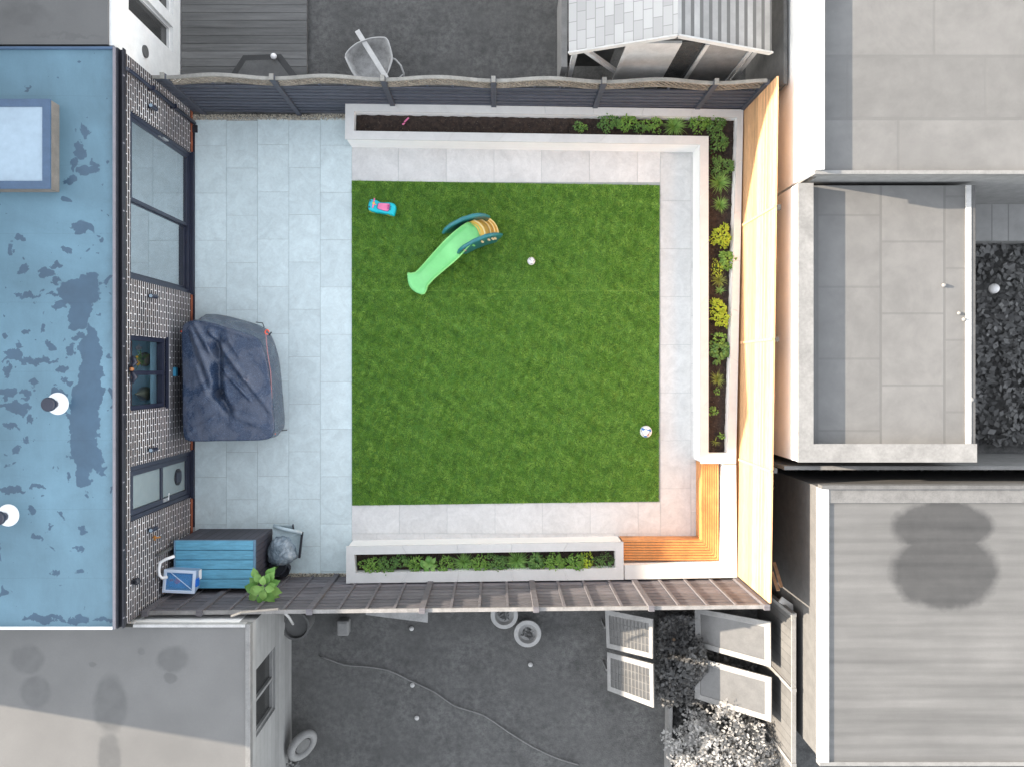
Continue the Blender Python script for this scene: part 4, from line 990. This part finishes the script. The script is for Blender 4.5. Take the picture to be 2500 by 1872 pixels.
bush(1530,304,24,19,170,.055,'leaf','bright mid-green clump second in the top planter foliage')
bush(1562,320,18,8,50,.045,'leafdark','sparse low creeping plant under the bright clump in the top planter')
bush(1590,310,24,16,130,.05,'leaf','loose yellowish green clump left of the arching grass in the top planter')
tuft(1645,310,28,150,.26,'blade','arching pale green grass tuft in the top planter')
bush(1705,306,27,18,180,.05,'leaf','fine leafy clump right of the arching grass in the top planter')
bush(1742,306,22,20,140,.055,'leafdark','dark leafy plant at the corner of the L-shaped planter')
bush(1752,350,18,26,150,.055,'leafdark','tall dark plant just below the planter corner')
bush(1757,412,28,24,210,.05,'leafdark','wide feathery dark plant high in the right planter arm')
tuft(1755,448,26,150,.22,'blade','spiky green tuft directly under the feathery plant in the right planter arm')
tuft(1757,502,20,100,.18,'blade','small star-shaped grass tuft alone in the right planter arm')
bush(1757,580,23,24,170,.06,'leafyel','bright lime yellow bush in the right planter arm above the bench')
bush(1772,638,19,20,110,.07,'leaf','broad round-leaved clump in the middle of the right planter arm'); bush(1745,660,13,22,70,.035,'leafyel','thin lime weed at the left edge in the middle of the right planter arm')
tuft(1755,684,20,60,.18,'bladeyel','thin straggly grass below the round-leaved clump'); tuft(1757,710,11,36,.11,'blade','tiny grass tuft just above the elongated lime bush')
bush(1748,750,16,17,90,.06,'leafyel','upper lime yellow bush of the elongated pair in the right planter arm'); bush(1756,780,19,18,110,.06,'leafyel','lower lime yellow bush of the elongated pair in the right planter arm')
bush(1752,828,15,14,60,.055,'leaf','small leafy plant under the elongated lime bushes'); bush(1752,858,23,22,130,.075,'leafdark','big-leaved dark plant low in the right planter arm')
tuft(1750,925,18,70,.17,'bladeyel','sparse olive grass tuft on bare soil in the right planter arm'); bush(1745,954,6,8,16,.035,'leaf','tiny sprout below the sparse olive grass'); bush(1739,1003,9,9,34,.04,'leaf','little green seedling near the bottom of the right planter arm')
bush(1757,1062,6,7,12,.05,'leaf','single small seedling close to the end of the right planter arm'); tuft(1745,1078,10,20,.1,'bladeyel','faint wispy grass at the end of the right planter arm')
bl=[('bush',(912,1378,26,17,130,.05,'leaf','low leafy clump at the left end of the bottom planter')),('bush',(948,1378,20,17,120,.045,'leafdark','small-leaved dark plant second from left in the bottom planter')),
('bush',(985,1366,22,10,60,.05,'leafdark','thin creeping sprigs above bare soil in the bottom planter')),('bush',(1012,1372,17,16,90,.05,'leaf','mid-green clump left of the broad-leaved plant in the bottom planter')),
('hosta',(1048,1374,24,'broad paddle-leaved plant in the left half of the bottom planter')),('bush',(1088,1374,20,16,100,.045,'leaf','fine-leaved plant right of the paddle-leaved one')),
('tuft',(1132,1372,26,170,.22,'blade','pale arching grass in the middle of the bottom planter')),('bush',(1172,1374,22,17,130,.05,'leaf','leafy plant right of the middle arching grass')),
('bush',(1212,1372,24,18,150,.05,'leafdark','dense dark clump in the middle of the bottom planter')),('tuft',(1262,1368,32,200,.24,'blade','large spreading spider-like grass in the bottom planter')),
('bush',(1308,1366,16,16,80,.07,'leafdark','tall narrow-leaved plant right of the spreading grass')),('bush',(1350,1370,26,18,160,.05,'leaf','bright feathery clump in the right half of the bottom planter')),
('bush',(1402,1372,27,19,170,.055,'leaf','wide bright clump near the right end of the bottom planter')),('bush',(1432,1366,12,18,60,.05,'leafyel','lime green tip beside the wide bright clump')),
('bush',(1468,1368,30,15,130,.032,'leafdark','low dark small-leaved ground plant at the right end of the bottom planter'))]
for k,a in bl:
    if k=='bush': bush(*a,hh=.24)
    elif k=='tuft': tuft(*a)
    else:
        u,v,r,lab=a; p=W(u,v,.40); root=thing('hosta',lab,'plant',p,'plants growing in the raised planters'); mb=MB()
        for i in range(20): ovate(mb,p+Vector((random.uniform(-.04,.04),random.uniform(-.03,.03),random.uniform(0,.16))),i*.9,random.uniform(.2,1),.16,.085,.22)
        mb.build('foliage',M['leafpale'],root,smooth=True)

# ================================================================ NEIGHBOURS
NE='grey neighbouring'
# top left white house
e1=thing('rendered_house','white rendered house with dark diagonal-looking windows above the top left fence corner','house',(-7.5,7,0))
X=-5.97
mb=MB(); o=[(5.84,6.31,.42,2.18),(6.52,7.3,.42,2.18)]
mb.box(X-.25,X,4.99,5.84,0,2.8).box(X-.25,X,6.31,6.52,0,2.8).box(X-.25,X,7.3,9,0,2.8)
for a,b,z0,z1 in o: mb.box(X-.25,X,a,b,0,z0).box(X-.25,X,a,b,z1,2.8)
mb.box(-9.9,X-.25,4.99,5.15,0,2.8); mb.build('wall',M['grey_white'],e1)
for a,b,z0,z1 in o:
    w_=frame(e1,'window',a,b,z0,z1,.035,X-.16,X-.06,M['grey_white']); MB().box(X-.12,X-.11,a+.035,b-.035,z0+.035,z1-.035).build('pane',mat('dark_pane',g(.04),.08,.3),w_)
MB().box(-10,X+.03,4.97,9,2.80,2.92).build('roof',m_stain_roof('grey_felt',g(.12),g(.09),[(180,90,90,6),(60,40,60,30)],2.9,spots=False,soft=.3),e1)
MB().box(X+.031,X+.10,4.97,9,2.78,2.88).build('gutter',M['grey_white'],e1)
disc=MB(); disc_x(disc,X,X+.03,5.39,1.6,.1); disc.build('vent',M['grey_dark'],e1)
MB().box(X,X+.12,5.0,5.14,.1,.9).build('meter_box',M['grey_light'],e1)
# deck and octagonal tub
mb=MB(); y=4.99
while y<9: mb.box(-5.95,W(752,0,0).x,y,y+.138,-.02,.10); y+=.145
dk=mb.build('timber_deck',M['deck']); tag(dk,'grey plank deck in front of the white rendered house','deck')
ob=thing('octagonal_cover','dark octagonal hot tub cover lying on the grey deck behind the top fence','hot tub',W(640,205,0))
c=W(640,212,.55); q=[(c.x-.80,4.97),(c.x-.76,5.05),(c.x-.33,5.72),(c.x+.33,5.74),(c.x+.80,5.12),(c.x+.84,4.97)]
MB().prism(q,.1,.52).build('tub',M['grey_dark'],ob); MB().prism(offset_poly(q,-.03),.521,.56).build('rim',mat('tub_rim',g(.022),.5),ob,bevel=.01); MB().prism(offset_poly(q,.09),.561,.60).build('lid',mat('tub_lid',g(.085),.7),ob,bevel=.01)
wb_,wc=ball('ball','plain white ball resting on the octagonal cover above the top fence',668,138,.055,.60)
# wheelbarrow
wr=thing('wheelbarrow','grey wheelbarrow tray with curved tube handles on the lawn behind the top fence','wheelbarrow',W(905,150,0))
tp=[(843,140),(852,122),(872,106),(905,94),(938,92),(948,102),(956,130),(957,150),(942,188),(925,198),(880,196),(862,180)]
q=cr(tp,3); n=len(q); cc=np.array((903.,150.)); vs=[]
for f,z in ((1.0,.62),(.97,.635),(.93,.61),(.75,.42),(.55,.36),(.0,.35)):
    for p in q: t=cc+(np.array(p)-cc)*f; w=W(t[0],t[1],.6); vs.append((w.x,w.y,z))
MB().add(vs,[(j*n+i,j*n+(i+1)%n,(j+1)*n+(i+1)%n,(j+1)*n+i) for j in range(5) for i in range(n)]).build('tray',mat('barrow_tray',g(.33),.6,.25,8),wr,smooth=True)
MB().tube([W(p[0],p[1],.63) for p in q]+[W(q[0][0],q[0][1],.63)],.012,8).build('tray_rim',M['grey_light'],wr,smooth=True)
MB().tube([W(950,140,.55),W(965,146,.52),W(978,160,.5),W(986,180,.45),W(985,200,.3)],.018,8).tube([W(965,200,.4),W(984,182,.45)],.012,8).build('handle',M['grey_light'],wr,smooth=True)
MB().tube([W(868,185,.3),W(868,200,.0)],.014,8).build('leg',M['grey_light'],wr)
pk=MB().bar(W(872,76,.55),W(944,192,.75),.09,.03).build('plank',M['grey_light']); tag(pk,'pale wooden plank laid across the wheelbarrow tray','plank')
# summerhouse
sm_=thing('summerhouse','grey gabled summerhouse with tiled left slope and ribbed right slope behind the top fence','summerhouse',(3.2,6.5,0))
yf=5.08; xl,xm,xr_=W(1389,0,2.35).x,W(1655,0,3.0).x,W(1884,0,2.35).x
def slope(x0,z0,x1,z1,m,nm):
    MB().hexa([(x0,yf,z0-.04),(x1,yf,z1-.04),(x1,9.5,z1-.04),(x0,9.5,z0-.04),(x0,yf,z0),(x1,yf,z1),(x1,9.5,z1),(x0,9.5,z0)]).build(nm,m,sm_)
m_t,nt,bs=nodes('felt_shingle'); co=objco(nt); b=N(nt,'ShaderNodeTexBrick'); b.offset=.5
mp=N(nt,'ShaderNodeMapping'); mp.inputs['Rotation'].default_value=(0,0,R(90)); L(nt,co,mp.inputs[0]); L(nt,mp.outputs[0],b.inputs['Vector'])
for k,v in (('Scale',1),('Brick Width',.30),('Row Height',.14),('Mortar Size',.006)): b.inputs[k].default_value=v
b.inputs['Color1'].default_value=(*g(.40),1); b.inputs['Color2'].default_value=(*g(.30),1); b.inputs['Mortar'].default_value=(*g(.22),1); L(nt,b.outputs['Color'],bs.inputs['Base Color']); bs.inputs['Roughness'].default_value=.85
slope(xl,2.35,xm,3.0,m_t,'roof'); slope(xm,3.0,xr_,2.35,m_lines('ribbed_roof',g(.30),g(.10),'X',.155,.06,.15),'roof')
MB().bar((xl,yf-.012,2.33),(xm,yf-.012,2.99),.025,.10).build('bargeboard',M['grey_light'],sm_); MB().bar((xm,yf-.012,2.99),(xr_,yf-.012,2.33),.025,.10).build('bargeboard',M['grey_light'],sm_)
yw=5.22
def wallpx(u,z): return (u-PX)*(H-z)/H/PPM
x=[wallpx(1530,2.2),wallpx(1660,2.2),wallpx(1722,2.2),wallpx(1838,2.2)]
MB().box(x[0],x[1],yw,yw+.04,.1,2.35).build('door',M['grey_light'],sm_); MB().box(x[1]+.01,x[2]-.01,yw+.02,yw+.04,.1,2.35).build('window',mat('dark_window',g(.06),.2),sm_)
MB().box(x[2],x[3],yw,yw+.04,.1,2.35).build('door',M['grey_mid'],sm_)
for xx in (x[0],x[2],x[3]): MB().box(xx-.03,xx+.03,yw-.03,yw-.002,.1,2.35).build('post',M['grey_light'],sm_)
MB().box(xl+.1,xl+.18,yw,yw+.08,0,2.3).build('corner_post',M['grey_light'],sm_); MB().box(xr_-.18,xr_-.1,yw,yw+.08,0,2.3).build('corner_post',M['grey_light'],sm_)
MB().bar((xl+.12,yw+.04,2.25),(x[0]+.1,yw+.04,.9),.07,.07).build('brace',M['grey_light'],sm_)
MB().box(xl+.1,x[0],yw+.5,yw+.54,.1,2.3).build('back_panel',M['grey_dark'],sm_); MB().box(x[3],xr_-.1,yw+.5,yw+.54,.1,2.3).build('back_panel',M['grey_dark'],sm_)
gp=MB().bar(W(1372,-10,0.9),W(1372,190,.9),.10,1.0).build('garden_screen',M['grey_mid']); tag(gp,'low grey screen along the left side of the summerhouse','screen')
gp2=MB().bar((4.72,4.7,1.0),(4.72,9,1.0),.06,2.0).build('side_fence',M['grey_dark']); tag(gp2,'dark grey fence between the summerhouse and the white building','fence')

# right buildings
bA=thing('flat_roofed_building','white-walled building with pale grey flat roof at the top right','building',(8,6,0))
XA=4.80; ZA=2.95
M['felt_light']=m_lines('felt_sheets',g(.142),g(.122),'Y',.95,.05,.10,cross=('X',2.1,.02))
M['felt_light2']=m_lines('felt_strips',g(.138),g(.116),'X',1.02,.04,.10,cross=('Y',1.15,.03))
ya_=W(0,412,3.1).y
MB().box(XA,XA+.09,ya_,12,0,ZA+.12).build('wall',M['white'],bA); MB().box(XA-.01,XA+.11,ya_-.01,12,ZA+.121,ZA+.15).build('coping',M['grey_white'],bA)
MB().box(XA+.09,16,ya_,12,ZA-.2,ZA).build('roof',M['felt_light'],bA)
MB().box(XA,16,ya_-.06,ya_-.005,ZA-.1,ZA+.06).build('gutter',mat('gutter_grey',g(.20),.5),bA)
MB().box(XA+.2,16,ya_-.003,ya_+.15,0,ZA-.2).build('end_wall',M['grey_mid'],bA)
bB=thing('garage','lower flat-roofed garage with pale parapet and grey felt roof at the right middle','garage',(6.2,.8,0))
ZB=2.3; yb0=W(0,1125,2.4).y; xb1=W(2378,0,2.4).x
MB().box(XA-.04,XA+.16,yb0,ya_-.07,0,ZB+.14).build('wall',M['white'],bB)
MB().box(XA-.05,XA+.19,yb0-.01,ya_-.07,ZB+.141,ZB+.18).box(XA+.19,xb1,yb0-.01,yb0+.28,ZB+.141,ZB+.18).build('coping',mat('parapet_stone',g(.21),.8,.2,3),bB)
MB().box(XA+.16,xb1,yb0,yb0+.25,0,ZB+.14).box(xb1-.08,xb1,yb0+.25,ya_-.07,0,ZB+.03).build('side_wall',M['grey_light'],bB)
MB().box(XA+.16,xb1-.08,yb0+.25,ya_-.07,ZB-.2,ZB).build('roof',M['felt_light2'],bB)
MB().box(xb1+.001,xb1+.07,yb0+.2,ya_-.07,ZB-.1,ZB+.02).build('gutter',mat('gutter_dark',g(.09),.5),bB)
for (u,v,r) in ((2303,697,.04),(2340,765,.035),(2352,780,.04),(2370,975,.05)):
    p=W(u,v,ZB); tag(MB().lathe((p.x,p.y),[(r*.7,ZB),(r*.8,ZB+.02),(r*.4,ZB+.05)],12).build('stone',M['grey_mid']),{697:'pale pebble alone in the middle of the garage roof',765:'upper pale pebble of the pair near the right edge of the garage roof',780:'lower pale pebble of the pair near the right edge of the garage roof',975:'white stone on the gutter at the right edge of the garage roof'}[v],'stone',group='stones on the garage roof')
# planted bed right of garage
sheet('bed_soil',[(xb1+.1,yb0),(16,yb0),(16,W(0,605).y),(xb1+.1,W(0,605).y)],.0,M['earth'])
n=5200; pts=np.stack([RNG.uniform(xb1+.15,12,n),RNG.uniform(yb0+.05,W(0,600,0).y,n),RNG.uniform(.03,.5,n)],1); pts[:,2]*=.6+.5*vnoise(pts[:,0],pts[:,1],4,5); pts[:,2]=np.clip(pts[:,2],.02,.7)
o=fast_mesh('ground_cover',leaf_cloud(pts,.14,.6),4,M['leafgrey']); struct(o,'stuff')
tag(MB().box(xb1+.1,14,W(0,600).y,W(0,495).y,.0,.55).build('raised_deck',m_lines('deck_grey',g(.26),g(.16),'X',.3,.02)),'mid-grey raised deck beside the garage at the right edge','deck')
tag(MB().box(xb1+.1,14,W(0,493).y,W(0,445).y,.0,.75).build('white_bench_wall',M['grey_white']),'white block above the grey deck at the right edge','wall')
wb3,_=ball('ball','pale round ball on the dark ground cover at the right edge',2427,705,.09,.42)
gf=MB().box(XA-.1,16,-1.62,-1.56,0,2.0).build('boundary_fence',M['grey_mid']); tag(gf,'grey boundary fence under the garage parapet','fence')
# lower right building
bC=thing('ribbed_roof_building','large outbuilding with weathered ribbed flat roof and white verge at the lower right','building',(8,-5,0))
ZD=2.55
cy0,cy1=W(0,1183,ZD).y,W(0,1858,ZD).y; xc=W(2003,0,ZD).x
def stainC(nt,co,c):
    s=N(nt,'ShaderNodeSeparateXYZ'); L(nt,co,s.inputs[0]); fr=math_(nt,'FRACT',math_(nt,'DIVIDE',s.outputs['Y'],.19)); ln=ramp(nt,math_(nt,'ABSOLUTE',math_(nt,'SUBTRACT',fr,.5)),.25,.42,1,.91)
    st=ramp(nt,noise(nt,1.4,5,.6,co,stretch=(.25,3,1)),.3,.7,.80,1.15); vm=N(nt,'ShaderNodeVectorMath',operation='SCALE'); L(nt,c,vm.inputs[0]); L(nt,math_(nt,'MULTIPLY',ln,st),vm.inputs['Scale']); return vm.outputs[0]
mC=m_stain_roof('ribbed_sheet',g(.130),g(.052),[(2300,1285,122,62),(2308,1395,130,92)],ZD,spots=False,warp=.07,soft=.10,extra=stainC)
MB().box(xc+.12,16,cy1,cy0-.28,ZD-.15,ZD).build('roof',mC,bC)
MB().box(xc+.1,16,cy0-.28,cy0-.06,ZD-.15,ZD+.02).build('roof_flashing',mat('flashing_grey',g(.14),.6,.2),bC); MB().box(xc,16,cy0-.06,cy0,ZD-.1,ZD+.06).build('ridge_trim',mat('trim_grey',g(.11),.6),bC)
MB().box(xc,xc+.12,cy1,cy0-.06,ZD-.16,ZD+.03).build('verge',M['white'],bC)
MB().box(xc+.03,xc+.2,cy1,cy0-.05,0,ZD-.16).box(xc+.2,16,cy0-.25,cy0-.05,0,ZD-.16).build('wall',mat('block_wall',g(.085),.9,.15),bC)
MB().box(xc-.02,16,cy1-.06,cy1-.001,ZD-.12,ZD+.02).build('gutter',M['grey_mid'],bC)
# passage plants and debris behind the cedar fence
n=2600; pts=np.stack([RNG.uniform(4.62,9.5,n),RNG.uniform(-2.15,-1.66,n),RNG.uniform(.02,.5,n)],1)
struct(fast_mesh('ground_cover',leaf_cloud(pts,.10,.5),4,M['leafgrey']),'stuff')
for i,(a,b) in enumerate((((1884,1395,1.2),(1900,1440,1.5)),((1890,1372,1.0),(1908,1432,1.3)))):
    o=MB().bar(W(*a),W(*b),.05,.03).build('timber_plank',mat('raw_timber',(.38,.22,.12),.7,.3)); tag(o,['shorter raw timber plank leaning behind the cedar fence','longer raw timber plank leaning behind the cedar fence'][i],'plank')
tag(MB().bar(W(1905,1462,1.3),W(1948,1492,1.3),.11,.04).build('board',M['grey_light']),'pale board lying behind the bottom right fence corner','board')
# side fence of the bottom neighbour
nf=thing('panel_fence','grey panel fence with pale top rail at the right of the bottom neighbour garden','fence',(4.93,-6.5,0))
y=W(0,1500,1.8).y; k=0
while y>-9:
    y2=y-1.25; MB().box(4.92,4.95,y2+.03,y-.03,0,1.76).build('panel',m_lines('fence_panel',g(.10),g(.05),'Y',.15,.01),nf); MB().box(4.89,4.97,y-.03,y+.03,0,1.82).build('post',M['grey_mid'],nf); y=y2
MB().box(4.90,4.97,-9,W(0,1500,1.8).y-.03,1.77,1.80).build('top_rail',M['grey_mid'],nf)

# bottom left neighbour
bF=thing('flat_roof_extension','grey flat-roofed extension with pale brick end wall at the bottom left','building',(-6,-6.5,0))
XF=-3.88; ZF=2.50; yF=-3.96
M['roofF']=m_stain_roof('grey_membrane',g(.125),g(.085),[(65,1610,42,35),(85,1690,38,40),(268,1720,40,70),(265,1850,30,60),(420,1610,38,32),(415,1655,18,14),(225,1622,9,7),(340,1590,10,8)],ZF+.1,spots=False,warp=.05,soft=.14)
MB().box(-12,XF-.07,-12,yF-.05,ZF-.1,ZF+.08).build('roof',M['roofF'],bF); MB().box(XF-.068,XF+.01,-12,yF,ZF-.02,ZF+.10).build('verge',mat('verge_grey',g(.17),.6),bF)
MB().box(-5.7,XF-.07,yF-.045,yF,ZF+.0,ZF+.11).build('parapet_trim',mat('parapet_grey',g(.38),.7),bF)
mb=MB(); WYa,WYb=-5.92,-4.82
mb.box(XF-.25,XF-.02,WYb,yF-.05,0,ZF-.1).box(XF-.25,XF-.02,-12,WYa,0,ZF-.1).box(XF-.25,XF-.02,WYa,WYb,0,1.1).box(XF-.25,XF-.02,WYa,WYb,2.2,ZF-.1)
mb.build('wall',m_lines('pale_block_wall',g(.27),g(.19),'Z',.22,.012,.08),bF); MB().box(-12,XF-.25,yF-.2,yF-.05,0,ZF-.1).build('white_wall',M['white'],bF)
w_=frame(bF,'window',WYa,WYb,1.1,2.2,.05,XF-.16,XF-.06,M['grey_mid'],mull=((WYa+WYb)/2,)); MB().box(XF-.12,XF-.11,WYa+.05,WYb-.05,1.15,2.15).build('pane',mat('dark_pane_two',g(.03),.08),w_)
MB().tube([W(565,1503,2.75),W(590,1494,2.8),W(680,1486,2.85)],.02,8).build('handrail',M['grey_dark'],bF)
# bottom garden objects
def simple_pot(u,v,r,h,label,m='grey_mid',tilt=None,grp=None):
    p=W(u,v,h); root=thing('garden_pot',label,'pot',(p.x,p.y,0),grp); 
    MB().lathe((p.x,p.y),[(r*.7,0),(r*.95,h*.8),(r,h),(r*1.02,h+.01),(r*.99,h+.03),(r*.72,h+.03),(r*.62,h-.04),(r*.6,h-.06)],32).build('bowl',M.setdefault('pot_grey',mat('pot_grey',g(.32),.7,.12)),root,smooth=False)
    MB().lathe((p.x,p.y),[(r*.6,h-.09),(r*.3,h-.05)],20).build('soil',M['earth'],root); mb=MB()
    for i in range(26): mb.leaf((p.x+random.uniform(-.3,.3)*r,p.y+random.uniform(-.3,.3)*r,h-.05),random.uniform(0,6.3),.8,.09,.03,.3)
    mb.build('foliage',M['leafgrey'],root); return root
simple_pot(1231,1500,.25,.35,'ring-shaped pale pot half hidden under the bottom fence'); simple_pot(1288,1545,.25,.30,'pale round pot standing clear on the lawn below the bottom fence')
tb=thing('water_butt','round grey tub with hose beside the end wall below the bottom fence','tub',W(722,1525,0)); p=W(722,1527,.5)
MB().lathe((p.x,p.y),[(.24,0),(.25,.5),(.26,.52),(.22,.52),(.21,.44)],28).build('tub',M['grey_dark'],tb); MB().lathe((p.x,p.y),[(.2,.40),(.2,.45)],24).build('lid',mat('tub_water',g(.10),.3),tb)
MB().tube([W(690,1490,1.3),W(705,1505,1.0),W(715,1522,.6)],.025,8).build('hose',M['grey_light'],tb,smooth=True)
bk=thing('bucket','small pale square bucket on the lawn below the bottom fence','bucket',W(836,1532,0)); p=W(836,1534,.25); MB().box(p.x-.11,p.x+.11,p.y-.14,p.y+.14,0,.24).build('body',M['grey_mid'],bk,bevel=.03); MB().box(p.x-.08,p.x+.08,p.y-.1,p.y+.1,.241,.25).build('lid',M['grey_mid'],bk)
tg=thing('garden_table','pale slab table top poking out from under the bottom fence','table',W(970,1500,0)); MB().prism([W2(893,1470,.7),W2(1045,1470,.7),W2(1044,1519,.7),W2(893,1500,.7)],.66,.70).build('table_top',mat('slab_grey',g(.28),.7,.2),tg)
for u,v in ((900,1490),(1036,1505)): p=W(u,v,.6); MB().box(p.x-.02,p.x+.02,p.y-.02,p.y+.02,0,.66).build('leg',M['grey_dark'],tg)
ty_=thing('tyre','pale tyre leaning against the end wall at the bottom edge','tyre',W(737,1815,0)); c=W(738,1818,.35); a1=Vector((.72,-.35,.6)).normalized(); u1=a1.cross(Vector((0,0,1))).normalized(); u2=a1.cross(u1)
MB().tube([c+(u1*math.cos(t)+u2*math.sin(t))*.24 for t in [k*math.pi/12 for k in range(25)]],.075,10,cap=False).build('rubber',M['grey_mid'],ty_,smooth=True)
MB().tube([c-a1*.03,c+a1*.03],.15,20).build('rim',M['grey_dark'],ty_)
bush(690,1852,34,20,160,.09,'leafgrey','small grey shrub beside the tyre at the bottom edge',name='shrub',z=.05,hh=.4,grp='shrubs in the bottom garden')
hose=MB().tube([W(u,v,.03) for u,v in cr([(800,1608),(840,1622),(900,1627),(950,1636),(1005,1662),(1060,1688),(1110,1722),(1180,1745),(1240,1785),(1300,1822),(1360,1850),(1420,1868),(1420,1868)],6)[:-12]],.013,6).build('garden_hose',mat('hose_grey',g(.17),.6),None,smooth=True); tag(hose,'thin pale garden hose snaking across the dark lawn at the bottom','hose')
for i,(u,v) in enumerate(((1007,1670),(1018,1750),(1005,1532),(1295,1620))):
    p=W(u,v,.0); tag(MB().lathe((p.x,p.y),[(.03,0),(.045,.03),(.02,.06)],10).build('stone',M['grey_light']),['pale stone touching the garden hose','pale stone on the lawn below the hose','pale stone near the table at the bottom fence','pale stone below the round pot'][i],'stone',group='stones on the bottom lawn')
# solar panels
def panel(pxs,zl,zr,label,grid):
    zz=[zl,zr,zr,zl]; q=[W(u,v,z) for (u,v),z in zip(pxs,zz)]; c=sum(q,Vector())/4; root=thing('solar_panel',label,'solar panel',(c.x,c.y,0),'tilted solar panels in the bottom garden')
    nrm=(q[1]-q[0]).cross(q[3]-q[0]).normalized(); nrm=nrm if nrm.z>0 else -nrm
    qi=[p+(c-p)*.0 for p in q]; t=.13
    A,B,C,D=q; inn=[A.lerp(B,t*.6).lerp(D.lerp(C,t*.6),t),A.lerp(B,1-t*.6).lerp(D.lerp(C,1-t*.6),t),A.lerp(B,1-t*.6).lerp(D.lerp(C,1-t*.6),1-t),A.lerp(B,t*.6).lerp(D.lerp(C,t*.6),1-t)]
    mb=MB()
    for k in range(4): a,b,c2_,d=q[k],q[(k+1)%4],inn[(k+1)%4],inn[k]; mb.hexa([a-nrm*.035,b-nrm*.035,c2_-nrm*.035,d-nrm*.035,a,b,c2_,d])
    mb.build('frame',mat('panel_frame',g(.21),.6),root)
    MB().hexa([p-nrm*.03 for p in inn]+[p-nrm*.01 for p in inn]).build('cell_sheet',mat('cells',g(.045) if grid else g(.085),.25,.15),root)
    if grid:
        mb=MB(); a,b,c2_,d=[p-nrm*.008 for p in inn]
        for k in range(1,11): mb.bar(a.lerp(b,k/11),d.lerp(c2_,k/11),.022,.006,up=nrm)
        for k in range(1,4): mb.bar(a.lerp(d,k/4),b.lerp(c2_,k/4),.012,.007,up=nrm)
        mb.build('cell_bars',M['grey_dark'],root)
    for p in (q[0].lerp(q[3],.5),q[1].lerp(q[2],.5)): MB().box(p.x-.02,p.x+.02,p.y-.02,p.y+.02,0,p.z-.05).build('leg',M['grey_mid'],root)
panel([(1477,1487),(1593,1510),(1593,1607),(1481,1580)],.5,1.1,'dark barred solar panel nearest the bottom fence in the left pair',1)
panel([(1482,1590),(1594,1620),(1596,1727),(1483,1684)],.5,1.1,'dark barred solar panel lower in the left pair',1)
panel([(1696,1483),(1881,1517),(1882,1628),(1698,1576)],.4,1.3,'plain glossy solar panel nearest the bottom fence in the right pair',0)
panel([(1696,1602),(1883,1653),(1883,1762),(1696,1704)],.4,1.3,'plain glossy solar panel lower in the right pair above the blossom bush',0)
# hedge between the panels, border edging, blossom bush
n=6500; x=RNG.uniform(W(1600,0).x,W(1700,0).x,n); y=RNG.uniform(W(0,1700).y,W(0,1490).y,n); pts=np.stack([x,y,RNG.uniform(.05,.7,n)*(.7+.5*vnoise(x,y,5,9))],1)
hd=thing('hedge','dark grey leafy hedge between the two pairs of solar panels','hedge',W(1645,1600,0)); fast_mesh('foliage',leaf_cloud(pts,.09,.4),4,M['leafgrey'],hd)
MB().tube([W(1645,1560,0),W(1645,1560,.5)],.03,6).tube([W(1640,1650,0),W(1645,1650,.5)],.03,6).build('trunk',M['stem'],hd)
tag(MB().bar(W(1634,1665,.15),W(1630,1880,.15),.07,.32).build('border_edging',M['grey_mid']),'straight grey timber edging between lawn and the blossom border','edging')
bb=thing('blossom_bush','large bush covered in white blossom at the bottom right of the picture','bush',W(1760,1830,0))
c=W(1762,1850,.8); n=9000; d=RNG.normal(0,1,(n,3)); d/=np.linalg.norm(d,axis=1)[:,None]; rr=RNG.uniform(.6,1,n)**.5; lob=1+.28*np.sin(d[:,0]*7+1)*np.sin(d[:,1]*8)+.12*np.sin(d[:,2]*9)
pts=d*rr[:,None]*lob[:,None]*np.array([.88,.82,.75])+np.array([c.x,c.y,c.z]); keep=(vnoise(pts[:,0],pts[:,1],9,4)+RNG.normal(0,.18,n))>-.33; pts=pts[keep]; pts=pts[pts[:,2]>.05]
fast_mesh('blossom',leaf_cloud(pts,.065,.45),4,M['blossom'],bb)
n=1500; pts2=RNG.normal(0,1,(n,3)); pts2/=np.linalg.norm(pts2,axis=1)[:,None]; pts2=pts2*(RNG.uniform(.2,.8,n)[:,None])*np.array([.85,.8,.7])+np.array([c.x,c.y,c.z]); pts2=pts2[pts2[:,2]>.05]
fast_mesh('foliage',leaf_cloud(pts2,.07,.35),4,M['leafgrey'],bb)
mb=MB()
for k in range(6): a=k*1.05; mb.tube([(c.x,c.y,0),(c.x+.2*math.cos(a),c.y+.2*math.sin(a),.5),(c.x+.5*math.cos(a),c.y+.5*math.sin(a),1.0)],[.035,.025,.01],6)
mb.build('trunk',M['stem'],bb)
n=5000; x=RNG.uniform(W(1640,0).x,4.88,n); y=RNG.uniform(-9,W(0,1500).y,n); pts=np.stack([x,y,RNG.uniform(.0,.22,n)],1)
struct(fast_mesh('ground_cover',leaf_cloud(pts,.09,.5),4,M['leafgrey']),'stuff')
# soil and weeds strip behind the cedar fence
n=2200; x=RNG.uniform(4.62,4.80,n); y=RNG.uniform(-1.5,4.6,n); pts=np.stack([x,y,RNG.uniform(.0,.15,n)],1)
struct(fast_mesh('weeds',leaf_cloud(pts,.05,.5),4,M['bladeyel']),'stuff')
